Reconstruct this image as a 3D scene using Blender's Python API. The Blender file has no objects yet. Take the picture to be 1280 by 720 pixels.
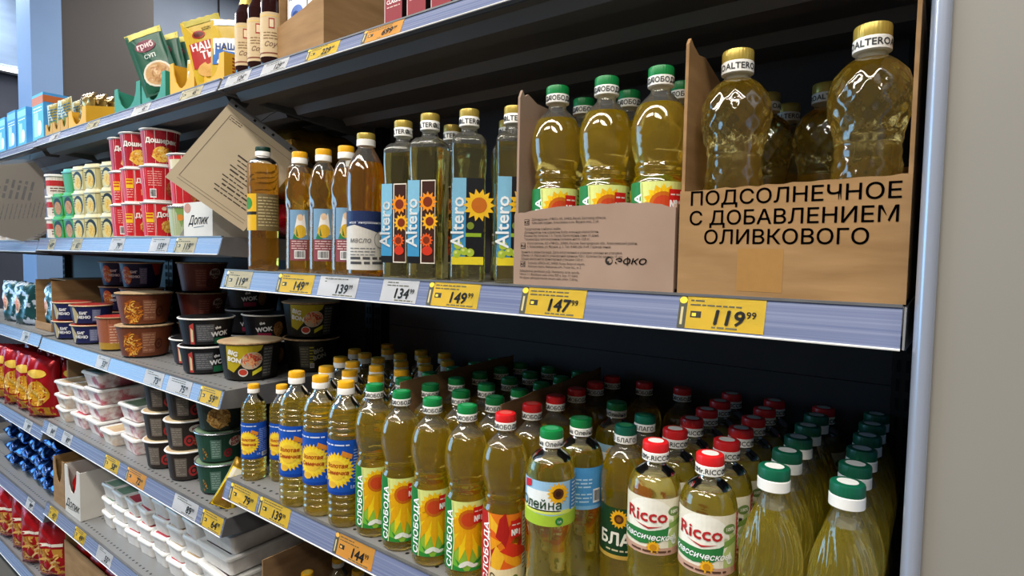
import bpy, bmesh, math, random
from mathutils import Vector, Matrix
from mathutils.geometry import tessellate_polygon
random.seed(11)
SC = bpy.context.scene
COL = SC.collection
PI = math.pi

# ------------------------------------------------------------------ camera
cam = bpy.data.cameras.new('camera')
camo = bpy.data.objects.new('camera', cam)
COL.objects.link(camo)
right = Vector((0.80429268, 0.59396763, 0.01776902))
down = Vector((0.04665322, -0.0333066, -0.99835572))
fwd = Vector((-0.59239916, 0.80379918, -0.05449875))
rot = Matrix((right, -down, -fwd)).transposed().to_4x4()
camo.matrix_world = Matrix.Translation((0, -0.7, 1.45)) @ rot
cam.sensor_width = 36
cam.lens = 724 / 1280 * 36
cam.clip_start = 0.02
SC.camera = camo

# ------------------------------------------------------------------ world, lights, exposure
w = bpy.data.worlds.new('store_ambient')
SC.world = w
w.use_nodes = True
w.node_tree.nodes['Background'].inputs[0].default_value = (1.0, 0.97, 0.94, 1)
w.node_tree.nodes['Background'].inputs[1].default_value = 0.13


def area(name, loc, rot, sx, sy, power, col):
    l = bpy.data.lights.new(name, 'AREA')
    l.shape = 'RECTANGLE'
    l.size = sx
    l.size_y = sy
    l.energy = power
    l.color = col
    o = bpy.data.objects.new(name, l)
    COL.objects.link(o)
    o.location = loc
    o.rotation_euler = rot
    return o


LAMP_Z = 3.58
LAMPS = [(-5.5, -1.35), (-3.9, -1.35), (-2.3, -1.35), (-0.7, -1.35), (0.9, -1.35), (-1.5, -2.6), (0.3, -2.6), (-3.6, 1.5), (-3.6, 2.6), (-2.0, 1.6), (-5.35, 0.3)]  # lamps behind and beyond the shelving are added to brighten the background walls
for lx, ly in LAMPS:
    area('assumed_lamp_light', (lx, ly, LAMP_Z - 0.005), (0, 0, 0), 1.45, 0.30, 46 if ly < 0 else 48, (1.0, 0.95, 0.87))  # light of unseen lamps, assumed above the aisles
# added blue area light, its source assumed at the far left, out of view
area('assumed_blue_light', (-6.4, -2.6, 1.9), (PI / 2, 0, math.radians(-72)), 3.0, 2.6, 120, (0.28, 0.64, 1.0))

SC.view_settings.view_transform = 'Standard'
SC.view_settings.look = 'None'
SC.view_settings.gamma = 1
SC.view_settings.use_curve_mapping = False
SC.view_settings.exposure = 0.0
SC.cycles.max_bounces = 14
SC.cycles.transmission_bounces = 12
SC.cycles.transparent_max_bounces = 24
SC.cycles.glossy_bounces = 5
SC.cycles.diffuse_bounces = 3
SC.cycles.sample_clamp_indirect = 3.0


# ------------------------------------------------------------------ colour and materials
def lin(h):
    h = h.lstrip('#')
    out = []
    for i in (0, 2, 4):
        c = int(h[i:i + 2], 16) / 255
        out.append(c / 12.92 if c <= 0.04045 else ((c + 0.055) / 1.055) ** 2.4)
    return tuple(out) + (1.0,)


MATS = {}


def mat(name, col, rough=0.5, metal=0.0, noise=None, bump=None, spec=0.5, trans=0.0, ior=1.45, emit=0.0, alpha=1.0, stretch=None):
    m = bpy.data.materials.new(name)
    m.use_nodes = True
    nt = m.node_tree
    b = nt.nodes['Principled BSDF']
    b.inputs['Base Color'].default_value = lin(col)
    b.inputs['Roughness'].default_value = rough
    b.inputs['Metallic'].default_value = metal
    b.inputs['Specular IOR Level'].default_value = spec
    b.inputs['Transmission Weight'].default_value = trans
    b.inputs['IOR'].default_value = ior
    b.inputs['Alpha'].default_value = alpha
    if emit:
        b.inputs['Emission Color'].default_value = lin(col)
        b.inputs['Emission Strength'].default_value = emit
    if noise or bump:
        tc = nt.nodes.new('ShaderNodeTexCoord')
        mp = nt.nodes.new('ShaderNodeMapping')
        if stretch:
            mp.inputs['Scale'].default_value = stretch
        nt.links.new(tc.outputs['Object'], mp.inputs[0])
        n = nt.nodes.new('ShaderNodeTexNoise')
        n.inputs['Scale'].default_value = (noise or bump)[0]
        n.inputs['Detail'].default_value = 5
        nt.links.new(mp.outputs[0], n.inputs[0])
    if noise:
        mx = nt.nodes.new('ShaderNodeMix')
        mx.data_type = 'RGBA'
        mx.inputs[6].default_value = lin(col)
        mx.inputs[7].default_value = lin(noise[1])
        rp = nt.nodes.new('ShaderNodeMapRange')
        rp.inputs[1].default_value = noise[2] if len(noise) > 2 else 0.35
        rp.inputs[2].default_value = noise[3] if len(noise) > 3 else 0.7
        nt.links.new(n.outputs[0], rp.inputs[0])
        nt.links.new(rp.outputs[0], mx.inputs[0])
        nt.links.new(mx.outputs[2], b.inputs['Base Color'])
    if bump:
        bp = nt.nodes.new('ShaderNodeBump')
        bp.inputs['Strength'].default_value = bump[1]
        bp.inputs['Distance'].default_value = bump[2] if len(bump) > 2 else 0.002
        nt.links.new(n.outputs[0], bp.inputs['Height'])
        nt.links.new(bp.outputs[0], b.inputs['Normal'])
    MATS[name] = m
    return m


def oil_mat(name, col, milky, glow):
    """refracting oil, slightly cloudy"""
    m = mat(name, col, 0.02, trans=1.0, ior=1.46, bump=(70, 0.22, 0.002))
    nt = m.node_tree
    b = nt.nodes['Principled BSDF']
    b.inputs['Coat Weight'].default_value = 1.0
    b.inputs['Coat Roughness'].default_value = 0.06
    b.inputs['Coat IOR'].default_value = 1.6
    out = nt.nodes['Material Output']
    t = nt.nodes.new('ShaderNodeBsdfTranslucent')
    t.inputs[0].default_value = lin(glow)
    d = nt.nodes.new('ShaderNodeBsdfDiffuse')
    d.inputs[0].default_value = lin(glow)
    a = nt.nodes.new('ShaderNodeMixShader')
    a.inputs[0].default_value = 0.5
    nt.links.new(t.outputs[0], a.inputs[1])
    nt.links.new(d.outputs[0], a.inputs[2])
    mx = nt.nodes.new('ShaderNodeMixShader')
    mx.inputs[0].default_value = milky
    nt.links.new(b.outputs[0], mx.inputs[1])
    nt.links.new(a.outputs[0], mx.inputs[2])
    nt.links.new(mx.outputs[0], out.inputs[0])
    return m


def clear_mat(name, col, opac=0.06, rough=0.04):
    """thin clear plastic: see-through with a fresnel gloss"""
    m = bpy.data.materials.new(name)
    m.use_nodes = True
    nt = m.node_tree
    nt.nodes.remove(nt.nodes['Principled BSDF'])
    out = nt.nodes['Material Output']
    tr = nt.nodes.new('ShaderNodeBsdfTransparent')
    tr.inputs[0].default_value = lin(col)
    gl = nt.nodes.new('ShaderNodeBsdfGlossy')
    gl.inputs['Roughness'].default_value = rough
    df = nt.nodes.new('ShaderNodeBsdfDiffuse')
    df.inputs[0].default_value = lin(col)
    lw = nt.nodes.new('ShaderNodeLayerWeight')
    lw.inputs[0].default_value = 0.35
    m1 = nt.nodes.new('ShaderNodeMixShader')
    m1.inputs[0].default_value = opac
    nt.links.new(tr.outputs[0], m1.inputs[1])
    nt.links.new(df.outputs[0], m1.inputs[2])
    m2 = nt.nodes.new('ShaderNodeMixShader')
    nt.links.new(lw.outputs['Fresnel'], m2.inputs[0])
    nt.links.new(m1.outputs[0], m2.inputs[1])
    nt.links.new(gl.outputs[0], m2.inputs[2])
    nt.links.new(m2.outputs[0], out.inputs[0])
    MATS[name] = m
    return m


def print_mat(name, rough, metal=0.0):
    m = mat(name, '#ffffff', rough, metal)
    nt = m.node_tree
    at = nt.nodes.new('ShaderNodeAttribute')
    at.attribute_name = 'Col'
    b = nt.nodes['Principled BSDF']
    tc = nt.nodes.new('ShaderNodeTexCoord')
    n = nt.nodes.new('ShaderNodeTexNoise')
    n.inputs['Scale'].default_value = 140
    nt.links.new(tc.outputs['Object'], n.inputs[0])
    mr = nt.nodes.new('ShaderNodeMapRange')
    mr.inputs[3].default_value = 0.9
    mr.inputs[4].default_value = 1.06
    nt.links.new(n.outputs[0], mr.inputs[0])
    mx = nt.nodes.new('ShaderNodeVectorMath')
    mx.operation = 'SCALE'
    b.inputs['Specular IOR Level'].default_value = 0.35
    nt.links.new(at.outputs['Color'], mx.inputs[0])
    nt.links.new(mr.outputs[0], mx.inputs['Scale'])
    nt.links.new(mx.outputs[0], b.inputs['Base Color'])
    return m


PRINT = print_mat('printed_label', 0.45)
PRINTM = print_mat('printed_card', 0.65)
OIL = oil_mat('sunflower_oil', '#faeb8c', 0.13, '#ffd60c')
OILP = oil_mat('pale_oil', '#faf2a6', 0.11, '#f8de24')
AMBER = oil_mat('amber_oil', '#f6c84e', 0.13, '#f0a008')
GOLD = oil_mat('golden_oil', '#fadc6a', 0.12, '#f4b010')
CLEAROIL = oil_mat('clear_oil', '#f4ecae', 0.035, '#e8d23c')
OLIVE = oil_mat('olive_blend_oil', '#faf0a8', 0.07, '#f0c420')
CLEAR = clear_mat('clear_plastic', '#f4f4f0', 0.05)
SLEEVE = clear_mat('plastic_sleeve', '#f6f6f7', 0.10, 0.12)
mat('cap_yellow', '#f2b21c', 0.35)
mat('cap_green', '#12803f', 0.35)
mat('cap_teal', '#0e6a52', 0.35)
mat('cap_darkgreen', '#0d5c41', 0.35)
mat('cap_red', '#d81f22', 0.35)
mat('cap_gold', '#b9a04a', 0.3, 0.35)
mat('cap_blackgreen', '#10352a', 0.4)
mat('cap_white', '#f1efe9', 0.4)
mat('card', '#a07b50', 0.8, noise=(9, '#8b683f'), bump=(60, 0.25), stretch=(1, 1, 6))
mat('card_dark', '#8a6a48', 0.85, noise=(10, '#745638'), stretch=(1, 1, 5))
mat('card_edge', '#b99a74', 0.9, noise=(120, '#8c6d4b'), bump=(150, 0.6))
mat('card_grey', '#a08674', 0.8, noise=(8, '#8f7563'), bump=(50, 0.2))
mat('card_white', '#d9d4cc', 0.6, noise=(6, '#c9c3ba'))
mat('tape', '#a57a45', 0.25, noise=(14, '#b98d57'))
mat('shelf_metal', '#8b8b8c', 0.45, 0.2, noise=(18, '#7d7d7e'))
mat('shelf_side', '#77777a', 0.42, 0.35, noise=(22, '#6a6a6c'))
mat('dark_panel', '#454042', 0.6, noise=(4, '#3b3739'))
mat('upright_metal', '#1d1c1e', 0.5, 0.3)
mat('slot_dark', '#050505', 0.9)
mat('shaded_under_metal', '#5a5554', 0.45, 0.15, noise=(5, '#534e4d'))  # darker than the decks: shade under the shelves put into the colour
mat('white_plastic', '#eceae5', 0.32)
mat('tray_white', '#e6e2dd', 0.3, noise=(30, '#d5cfca'))
mat('tray_meat', '#e9dedb', 0.22, noise=(26, '#b8606a', 0.5, 0.66))
mat('tray_pale', '#e3dcd2', 0.22, noise=(30, '#c7a98c', 0.45, 0.7))
mat('lid_white', '#f0eeea', 0.25)
mat('insert_red', '#b8352f', 0.3, noise=(12, '#a02a26'))
mat('insert_pink', '#cf5661', 0.3, noise=(12, '#b8404c'))
mat('insert_green', '#7ca087', 0.3, noise=(12, '#9bb7a1'))
mat('insert_darkgreen', '#5c7a5c', 0.3, noise=(14, '#8ea187'))
mat('insert_cream', '#d8c49c', 0.3, noise=(14, '#c49a78'))
mat('insert_brown', '#4a2a22', 0.25, noise=(10, '#3a1f1a'))
mat('black_plastic', '#141314', 0.35)
mat('foil_grey', '#b9bcc2', 0.25, 0.8, bump=(40, 0.5))
mat('wall_paint', '#918d86', 0.5, noise=(2.2, '#8b8780'), bump=(90, 0.05))
mat('panel_edge', '#a9b0c0', 0.25, 0.4)
mat('floor_tile', '#6a6762', 0.3, noise=(3, '#5f5c58'))
mat('ceiling_grey', '#a9acb2', 0.8, noise=(1.5, '#a0a3a8'))
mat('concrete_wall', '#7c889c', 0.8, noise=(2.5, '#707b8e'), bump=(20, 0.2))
mat('dark_wall', '#423e3e', 0.7, noise=(1.5, '#3e3a3a'))
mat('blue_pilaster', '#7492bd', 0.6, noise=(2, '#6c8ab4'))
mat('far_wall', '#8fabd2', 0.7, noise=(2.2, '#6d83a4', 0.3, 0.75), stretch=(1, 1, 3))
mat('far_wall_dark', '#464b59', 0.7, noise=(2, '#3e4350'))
mat('lamp_white', '#ffffff', 0.4, emit=6.0)
mat('lamp_housing', '#dddddd', 0.4)
mat('dark_glass', '#2a0c08', 0.06, noise=(5, '#1c0705'), spec=0.8)
mat('foil_blue', '#3a78c4', 0.18, 0.8, noise=(16, '#0c1f48', 0.38, 0.56), bump=(30, 0.8, 0.004))
mat('foil_red', '#b81420', 0.25, 0.35, noise=(8, '#8c0d16'), bump=(18, 0.5, 0.004))
mat('foil_gold', '#b08a2c', 0.25, 0.5, noise=(16, '#7c5a18'), bump=(30, 0.7, 0.003))
mat('foil_clear_gold', '#b89a52', 0.15, 0.5, noise=(18, '#5d4420', 0.42, 0.6), bump=(26, 0.9, 0.004))
mat('pack_dark', '#1d4a4e', 0.3, 0.2, noise=(26, '#c3d0e2', 0.50, 0.54), bump=(24, 0.5, 0.003))
mat('paper_tag', '#c4b498', 0.7, noise=(5, '#b8a78b'))
mat('red_candy', '#c01a18', 0.3, noise=(30, '#7d0d0d'), bump=(40, 0.7, 0.003))
mat('lime_pack', '#a3b53c', 0.35, noise=(12, '#6f8a2c'))
mat('wire', '#555555', 0.4, 0.8)


def rail_mat():
    m = mat('price_rail_plastic', '#7b86a8', 0.16)
    nt = m.node_tree
    b = nt.nodes['Principled BSDF']
    tc = nt.nodes.new('ShaderNodeTexCoord')
    mp = nt.nodes.new('ShaderNodeMapping')
    mp.inputs['Scale'].default_value = (0.6, 1, 150)
    n = nt.nodes.new('ShaderNodeTexNoise')
    n.inputs['Scale'].default_value = 2.0
    n.inputs['Detail'].default_value = 3
    nt.links.new(tc.outputs['Object'], mp.inputs[0])
    nt.links.new(mp.outputs[0], n.inputs[0])
    cr = nt.nodes.new('ShaderNodeValToRGB')
    cr.color_ramp.elements[0].position = 0.35
    cr.color_ramp.elements[0].color = lin('#646d8e')
    cr.color_ramp.elements[1].position = 0.7
    cr.color_ramp.elements[1].color = lin('#7c849f')
    nt.links.new(n.outputs[0], cr.inputs[0])
    nt.links.new(cr.outputs[0], b.inputs['Base Color'])
    mr = nt.nodes.new('ShaderNodeMapRange')
    mr.inputs[3].default_value = 0.12
    mr.inputs[4].default_value = 0.4
    nt.links.new(n.outputs[0], mr.inputs[0])
    nt.links.new(mr.outputs[0], b.inputs['Roughness'])
    return m


rail_mat()


def deck_mat():
    """perforated grey steel: rows of small punched holes"""
    m = mat('shelf_deck', '#8e8e8e', 0.42, 0.25)
    nt = m.node_tree
    b = nt.nodes['Principled BSDF']
    tc = nt.nodes.new('ShaderNodeTexCoord')
    sep = nt.nodes.new('ShaderNodeSeparateXYZ')
    nt.links.new(tc.outputs['Object'], sep.inputs[0])

    def math_(op, a, bv=None):
        n = nt.nodes.new('ShaderNodeMath')
        n.operation = op
        if isinstance(a, (int, float)):
            n.inputs[0].default_value = a
        else:
            nt.links.new(a, n.inputs[0])
        if bv is not None:
            if isinstance(bv, (int, float)):
                n.inputs[1].default_value = bv
            else:
                nt.links.new(bv, n.inputs[1])
        return n.outputs[0]

    def cell(s, pitch):
        v = math_('FRACT', math_('ADD', math_('MULTIPLY', s, 1 / pitch), 100.0))
        return math_('MULTIPLY', math_('SUBTRACT', v, 0.5), pitch)
    cx = cell(sep.outputs[0], 0.025)
    cy = cell(sep.outputs[1], 0.05)
    d = math_('SQRT', math_('ADD', math_('MULTIPLY', cx, cx), math_('MULTIPLY', cy, cy)))
    hole = math_('LESS_THAN', d, 0.0038)
    mx = nt.nodes.new('ShaderNodeMix')
    mx.data_type = 'RGBA'
    mx.inputs[6].default_value = lin('#8e8e8e')
    mx.inputs[7].default_value = lin('#151515')
    nt.links.new(hole, mx.inputs[0])
    nt.links.new(mx.outputs[2], b.inputs['Base Color'])
    return m


deck_mat()


# ------------------------------------------------------------------ mesh building
def mesh(name, v, f, m, smooth=None, cols=None):
    me = bpy.data.meshes.new(name)
    me.from_pydata(v, [], f)
    ms = m if isinstance(m, (list, tuple)) else [m]
    for x in ms:
        me.materials.append(MATS[x] if isinstance(x, str) else x)
    if smooth is not None:
        me.polygons.foreach_set('use_smooth', [True] * len(f))
        me.set_sharp_from_angle(angle=math.radians(smooth))
    if cols is not None:
        a = me.color_attributes.new('Col', 'FLOAT_COLOR', 'CORNER')
        buf = []
        for p, c in zip(me.polygons, cols):
            buf.extend(list(c) * p.loop_total)
        a.data.foreach_set('color', buf)
    me.update()
    return me


class B:
    """collects boxes, prisms, tubes, lathes into one mesh"""

    def __init__(s):
        s.v = []
        s.f = []

    def add(s, v, f):
        n = len(s.v)
        s.v += [tuple(x) for x in v]
        s.f += [tuple(i + n for i in q) for q in f]
        return s

    def box(s, x0, x1, y0, y1, z0, z1):
        return s.add([(x0, y0, z0), (x1, y0, z0), (x1, y1, z0), (x0, y1, z0), (x0, y0, z1), (x1, y0, z1), (x1, y1, z1), (x0, y1, z1)],
                     [(3, 2, 1, 0), (4, 5, 6, 7), (0, 1, 5, 4), (1, 2, 6, 5), (2, 3, 7, 6), (3, 0, 4, 7)])

    def prism(s, pts, ax, a0, a1):
        """polygon pts (2D) extruded along axis ax between a0 and a1"""
        def p3(p, a):
            return (a, p[0], p[1]) if ax == 'x' else ((p[0], a, p[1]) if ax == 'y' else (p[0], p[1], a))
        n = len(pts)
        v = [p3(p, a0) for p in pts] + [p3(p, a1) for p in pts]
        tr = tessellate_polygon([[Vector((p[0], p[1], 0)) for p in pts]])
        f = [tuple(t) for t in tr] + [tuple(i + n for i in reversed(t)) for t in tr]
        f += [(i, (i + 1) % n, (i + 1) % n + n, i + n) for i in range(n)]
        return s.add(v, f)

    def lathe(s, prof, seg=32, rf=None, cap0=True, cap1=True):
        v = []
        f = []
        for r, z in prof:
            for k in range(seg):
                th = 2 * PI * k / seg
                rr = rf(r, z, th) if rf else r
                v.append((rr * math.sin(th), -rr * math.cos(th), z))
        for i in range(len(prof) - 1):
            for k in range(seg):
                a = i * seg + k
                b_ = i * seg + (k + 1) % seg
                f.append((a, b_, b_ + seg, a + seg))
        if cap0:
            f.append(tuple(reversed(range(seg))))
        if cap1:
            o = (len(prof) - 1) * seg
            f.append(tuple(range(o, o + seg)))
        return s.add(v, f)

    def loft(s, rings, cap0=True, cap1=True):
        v = []
        f = []
        n = len(rings[0])
        for r in rings:
            v += r
        for i in range(len(rings) - 1):
            for k in range(n):
                a = i * n + k
                b_ = i * n + (k + 1) % n
                f.append((a, b_, b_ + n, a + n))
        if cap0:
            f.append(tuple(reversed(range(n))))
        if cap1:
            f.append(tuple(range((len(rings) - 1) * n, len(rings) * n)))
        return s.add(v, f)

    def tube(s, pts, r, seg=6):
        rings = []
        for i, p in enumerate(pts):
            p = Vector(p)
            d = (Vector(pts[min(i + 1, len(pts) - 1)]) - Vector(pts[max(i - 1, 0)])).normalized()
            u = d.orthogonal().normalized()
            q = d.cross(u)
            rings.append([tuple(p + u * r * math.cos(2 * PI * k / seg) + q * r * math.sin(2 * PI * k / seg)) for k in range(seg)])
        return s.loft(rings)

    def mesh(s, name, m, smooth=None):
        me = mesh(name, s.v, s.f, m, smooth)
        bm = bmesh.new()
        bm.from_mesh(me)
        bmesh.ops.recalc_face_normals(bm, faces=bm.faces)
        bm.to_mesh(me)
        bm.free()
        if smooth is not None:
            me.set_sharp_from_angle(angle=math.radians(smooth))
        return me


def rrect(wx, wy, z, c, n=4, ox=0, oy=0):
    """rounded rectangle ring"""
    out = []
    for q, (sx, sy) in enumerate(((1, -1), (1, 1), (-1, 1), (-1, -1))):
        for k in range(n + 1):
            a = -PI / 2 + q * PI / 2 + k * PI / 2 / n
            out.append((ox + sx * (wx / 2 - c) + c * math.cos(a), oy + sy * (wy / 2 - c) + c * math.sin(a), z))
    return out


# ------------------------------------------------------------------ flat print: 2D art wrapped on a surface
_TXT = {}


def text_geo(s, align, shear):
    k = (s, align, shear)
    if k not in _TXT:
        c = bpy.data.curves.new('lettering', 'FONT')
        c.body = s
        c.size = 1
        c.align_x = align
        c.shear = shear
        c.resolution_u = 2
        o = bpy.data.objects.new('lettering', c)
        COL.objects.link(o)
        dg = bpy.context.evaluated_depsgraph_get()
        me = bpy.data.meshes.new_from_object(o.evaluated_get(dg))
        _TXT[k] = ([(v.co.x, v.co.y) for v in me.vertices], [tuple(p.vertices) for p in me.polygons])
        bpy.data.meshes.remove(me)
        bpy.data.objects.remove(o)
        bpy.data.curves.remove(c)
    return _TXT[k]


class Art:
    def __init__(s):
        s.items = []

    def poly(s, pts, col, l=1):
        tr = tessellate_polygon([[Vector((p[0], p[1], 0)) for p in pts]])
        s.items.append((list(pts), [tuple(t) for t in tr], lin(col), l))
        return s

    def rect(s, x, y, w_, h, col, l=1):
        return s.poly([(x, y), (x + w_, y), (x + w_, y + h), (x, y + h)], col, l)

    def disc(s, cx, cy, rx, ry, col, l=2, n=18, a=0.0):
        ca, sa = math.cos(a), math.sin(a)
        p = []
        for k in range(n):
            x, y = rx * math.cos(2 * PI * k / n), ry * math.sin(2 * PI * k / n)
            p.append((cx + x * ca - y * sa, cy + x * sa + y * ca))
        return s.poly(p, col, l)

    def text(s, t, x, y, size, col, l=4, bold=0.0, shear=0.0, rot=0.0, align='CENTER', sx=1.0):
        v, f = text_geo(t, align, shear)
        ca, sa = math.cos(rot), math.sin(rot)
        offs = [(0, 0)] if not bold else [(-bold, 0), (bold, 0), (0, bold), (0, -bold)]
        for ox, oy in offs:
            p = [((a * sx + ox) * size, (b + oy) * size) for a, b in v]
            p = [(x + a * ca - b * sa, y + a * sa + b * ca) for a, b in p]
            s.items.append((p, f, lin(col), l))
        return s

    def words(s, x, y, w_, rows, pitch, h, col, l=3, rot=0.0, seed=1):
        """rows of tiny illegible print"""
        rn = random.Random(seed)
        ca, sa = math.cos(rot), math.sin(rot)
        for i in range(rows):
            u = 0
            while u < w_:
                k = min(rn.uniform(2, 7) * h, w_ - u)
                q = [(u, -i * pitch), (u + k, -i * pitch), (u + k, -i * pitch + h), (u, -i * pitch + h)]
                s.poly([(x + a * ca - b * sa, y + a * sa + b * ca) for a, b in q], col, l)
                u += k + h * 0.9
                if rn.random() < 0.06:
                    break
        return s

    def flower(s, cx, cy, r, petal, core, l=2, n=16, core2=None):
        for k in range(n):
            a = 2 * PI * k / n
            ca, sa = math.cos(a), math.sin(a)
            p = [(0.3 * r, -0.13 * r), (0.65 * r, -0.17 * r), (r, 0), (0.65 * r, 0.17 * r), (0.3 * r, 0.13 * r)]
            s.poly([(cx + x * ca - y * sa, cy + x * sa + y * ca) for x, y in p], petal, l)
        s.disc(cx, cy, 0.48 * r, 0.48 * r, core, l + 1)
        if core2:
            s.disc(cx, cy, 0.26 * r, 0.26 * r, core2, l + 2)
        return s

    def noodles(s, cx, cy, rx, ry, cols, l=3, n=40, seed=3):
        rn = random.Random(seed)
        for i in range(n):
            a = rn.uniform(0, 2 * PI)
            q = math.sqrt(rn.random())
            x, y = cx + rx * q * math.cos(a), cy + ry * q * math.sin(a)
            t = rn.uniform(0, PI)
            L_, wd = rx * rn.uniform(0.18, 0.34), rx * 0.06
            c, d = math.cos(t), math.sin(t)
            pts = []
            for uu, vv in ((-L_, -wd), (0, -wd + 0.25 * L_), (L_, -wd), (L_, wd), (0, wd + 0.25 * L_), (-L_, wd)):
                pts.append((x + uu * c - vv * d, y + uu * d + vv * c))
            s.poly(pts, rn.choice(cols), l + i % 3)
        return s

    def barcode(s, x, y, w_, h, l=3, seed=2):
        s.rect(x, y, w_, h, '#eeeeee', l)
        rn = random.Random(seed)
        u = w_ * 0.08
        while u < w_ * 0.9:
            k = w_ * rn.choice((0.02, 0.035, 0.05))
            s.rect(x + u, y + h * 0.15, k, h * 0.75, '#222222', l + 1)
            u += k + w_ * rn.choice((0.025, 0.045))
        return s

    def clip(s, x0, x1, y0, y1):
        s.box = (x0, x1, y0, y1)
        return s

    def mesh(s, name, fn, m=None, step=None, eps=0.00022):
        bm = bmesh.new()
        pal = []
        key = {}
        for pts, fs, col, l in s.items:
            k = (col, l)
            if k not in key:
                key[k] = len(pal)
                pal.append(k)
            vs = [bm.verts.new((p[0], p[1], 0)) for p in pts]
            for f in fs:
                if len(set(f)) < 3:
                    continue
                try:
                    q = bm.faces.new([vs[i] for i in f])
                    q.material_index = key[k]
                except ValueError:
                    pass
        bx = getattr(s, 'box', None)
        if bx:
            for co, no in (((bx[0], 0, 0), (-1, 0, 0)), ((bx[1], 0, 0), (1, 0, 0)), ((0, bx[2], 0), (0, -1, 0)), ((0, bx[3], 0), (0, 1, 0))):
                bmesh.ops.bisect_plane(bm, geom=bm.verts[:] + bm.edges[:] + bm.faces[:], plane_co=co, plane_no=no, clear_outer=True)
        if step:
            xs = [v.co.x for v in bm.verts]
            x = math.ceil(min(xs) / step) * step
            while x < max(xs):
                bmesh.ops.bisect_plane(bm, geom=bm.verts[:] + bm.edges[:] + bm.faces[:], plane_co=(x + 1e-6, 0, 0), plane_no=(1, 0, 0))
                x += step
        v, fcs, cols = [], [], []
        idx = {}
        for f in bm.faces:
            c, l = pal[f.material_index]
            q = []
            for vt in f.verts:
                if vt not in idx:
                    idx[vt] = len(v)
                    v.append(tuple(fn(vt.co.x, vt.co.y, eps * (l + 1))))
                q.append(idx[vt])
            # keep the printed side outwards
            n2 = f.normal
            if n2.z < 0 or (n2.length < 1e-9):
                q.reverse()
            fcs.append(tuple(q))
            cols.append(c)
        bm.free()
        return mesh(name, v, fcs, m or PRINT, None, cols)


def on_cyl(r, z0=0.0):
    """u = arc length, v = height; r number or function of height"""
    rf = r if callable(r) else (lambda z: r)
    r0 = rf(z0)

    def fn(u, v, off):
        q = rf(v + z0) + off
        a = u / r0
        return (q * math.sin(a), -q * math.cos(a), v + z0)
    return fn


def on_front(y, x0=0.0, z0=0.0):
    """flat print on a face that looks towards -y"""
    return lambda u, v, off: (x0 + u, y - off, z0 + v)


def on_right(x, y0=0.0, z0=0.0):
    """flat print on a face that looks towards +x"""
    return lambda u, v, off: (x + off, y0 + u, z0 + v)


def on_top(z, x0=0.0, y0=0.0):
    return lambda u, v, off: (x0 + u, y0 + v, z + off)


# ------------------------------------------------------------------ things
def link(name, me, parent=None):
    o = bpy.data.objects.new(name, me)
    COL.objects.link(o)
    if parent:
        o.parent = parent
    return o


def tag(o, label, cat, group=None, kind=None):
    if label:
        o['label'] = label
    if cat:
        o['category'] = cat
    if group:
        o['group'] = group
    if kind:
        o['kind'] = kind
    return o


def struct(name, me, parent=None):
    o = link(name, me, parent)
    if not parent:
        o['kind'] = 'structure'
    return o


def place(parts, name, label, cat, loc, rz=0.0, group=None, sc=1.0, rx=0.0, ry=0.0, skip=()):
    """parts: [(part name, mesh, [(sub-part name, mesh), ...]), ...] shared between all copies"""
    r = bpy.data.objects.new(name, None)
    COL.objects.link(r)
    r.empty_display_size = 0.02
    r.location = loc
    r.rotation_euler = (rx, ry, rz)
    r.scale = (sc, sc, sc)
    tag(r, label, cat, group)
    for p in parts:
        if p[0] in skip:
            continue
        o = link(p[0], p[1], r)
        for q in (p[2] if len(p) > 2 else ()):
            link(q[0], q[1], o)
    return r


ORD = ['first', 'second', 'third', 'fourth', 'fifth', 'sixth', 'seventh', 'eighth', 'ninth', 'tenth', 'eleventh', 'twelfth']

# ------------------------------------------------------------------ the setting
struct('floor', B().box(-10, 3, -4, 6, -0.1, 0).mesh('floor', 'floor_tile'))
struct('ceiling', B().box(-10, 3, -4, 6, 3.7, 3.8).mesh('ceiling', 'ceiling_grey'))
struct('wall_right', B().prism([(-0.012, -0.02), (-0.006, -0.03), (1.6, -0.03), (1.6, 0.9), (-0.012, 0.9)], 'z', 0, 3.7).mesh('wall_right', 'wall_paint'))
struct('trim_1', B().prism([(-0.0175, 0.5), (-0.0175, -0.026), (-0.0150, -0.033), (-0.0105, -0.0365), (-0.0035, -0.0365), (-0.0015, -0.0335), (-0.0125, -0.02), (-0.0125, 0.5)], 'z', 0, 3.7).mesh('corner_strip', 'panel_edge', 60))
struct('wall_left', B().box(-4.9, -4.6, 0.62, 1.17, 0, 3.7).mesh('wall_left', 'dark_wall'))
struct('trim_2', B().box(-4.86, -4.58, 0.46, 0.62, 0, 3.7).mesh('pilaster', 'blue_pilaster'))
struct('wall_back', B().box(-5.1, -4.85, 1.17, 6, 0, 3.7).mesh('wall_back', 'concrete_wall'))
struct('trim_3', B().box(-4.85, -4.838, 1.755, 1.765, 0, 3.7).mesh('wall_joint', 'upright_metal'))
struct('wall_far', B().box(-6.5, -6.2, -0.9, 1.3, 0, 2.61).mesh('wall_far', 'far_wall_dark'))
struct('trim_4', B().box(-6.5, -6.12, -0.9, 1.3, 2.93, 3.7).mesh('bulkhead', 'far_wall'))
struct('trim_5', B().box(-6.5, -6.3, -0.9, 1.3, 2.61, 2.93).mesh('bulkhead_recess', 'far_wall_dark'))
t = place([('housing', B().box(-0.02, 0.06, -0.95, 1.15, -0.02, 0.02).mesh('housing', 'lamp_housing')),
           ('diffuser', B().box(0.06, 0.085, -0.95, 1.15, -0.018, 0.010).mesh('diffuser', 'lamp_white'))],
          'strip_lamp', 'thin white strip lamp glowing under the far blue bulkhead', 'lamp', (-6.26, 0.1, 2.905))
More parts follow.
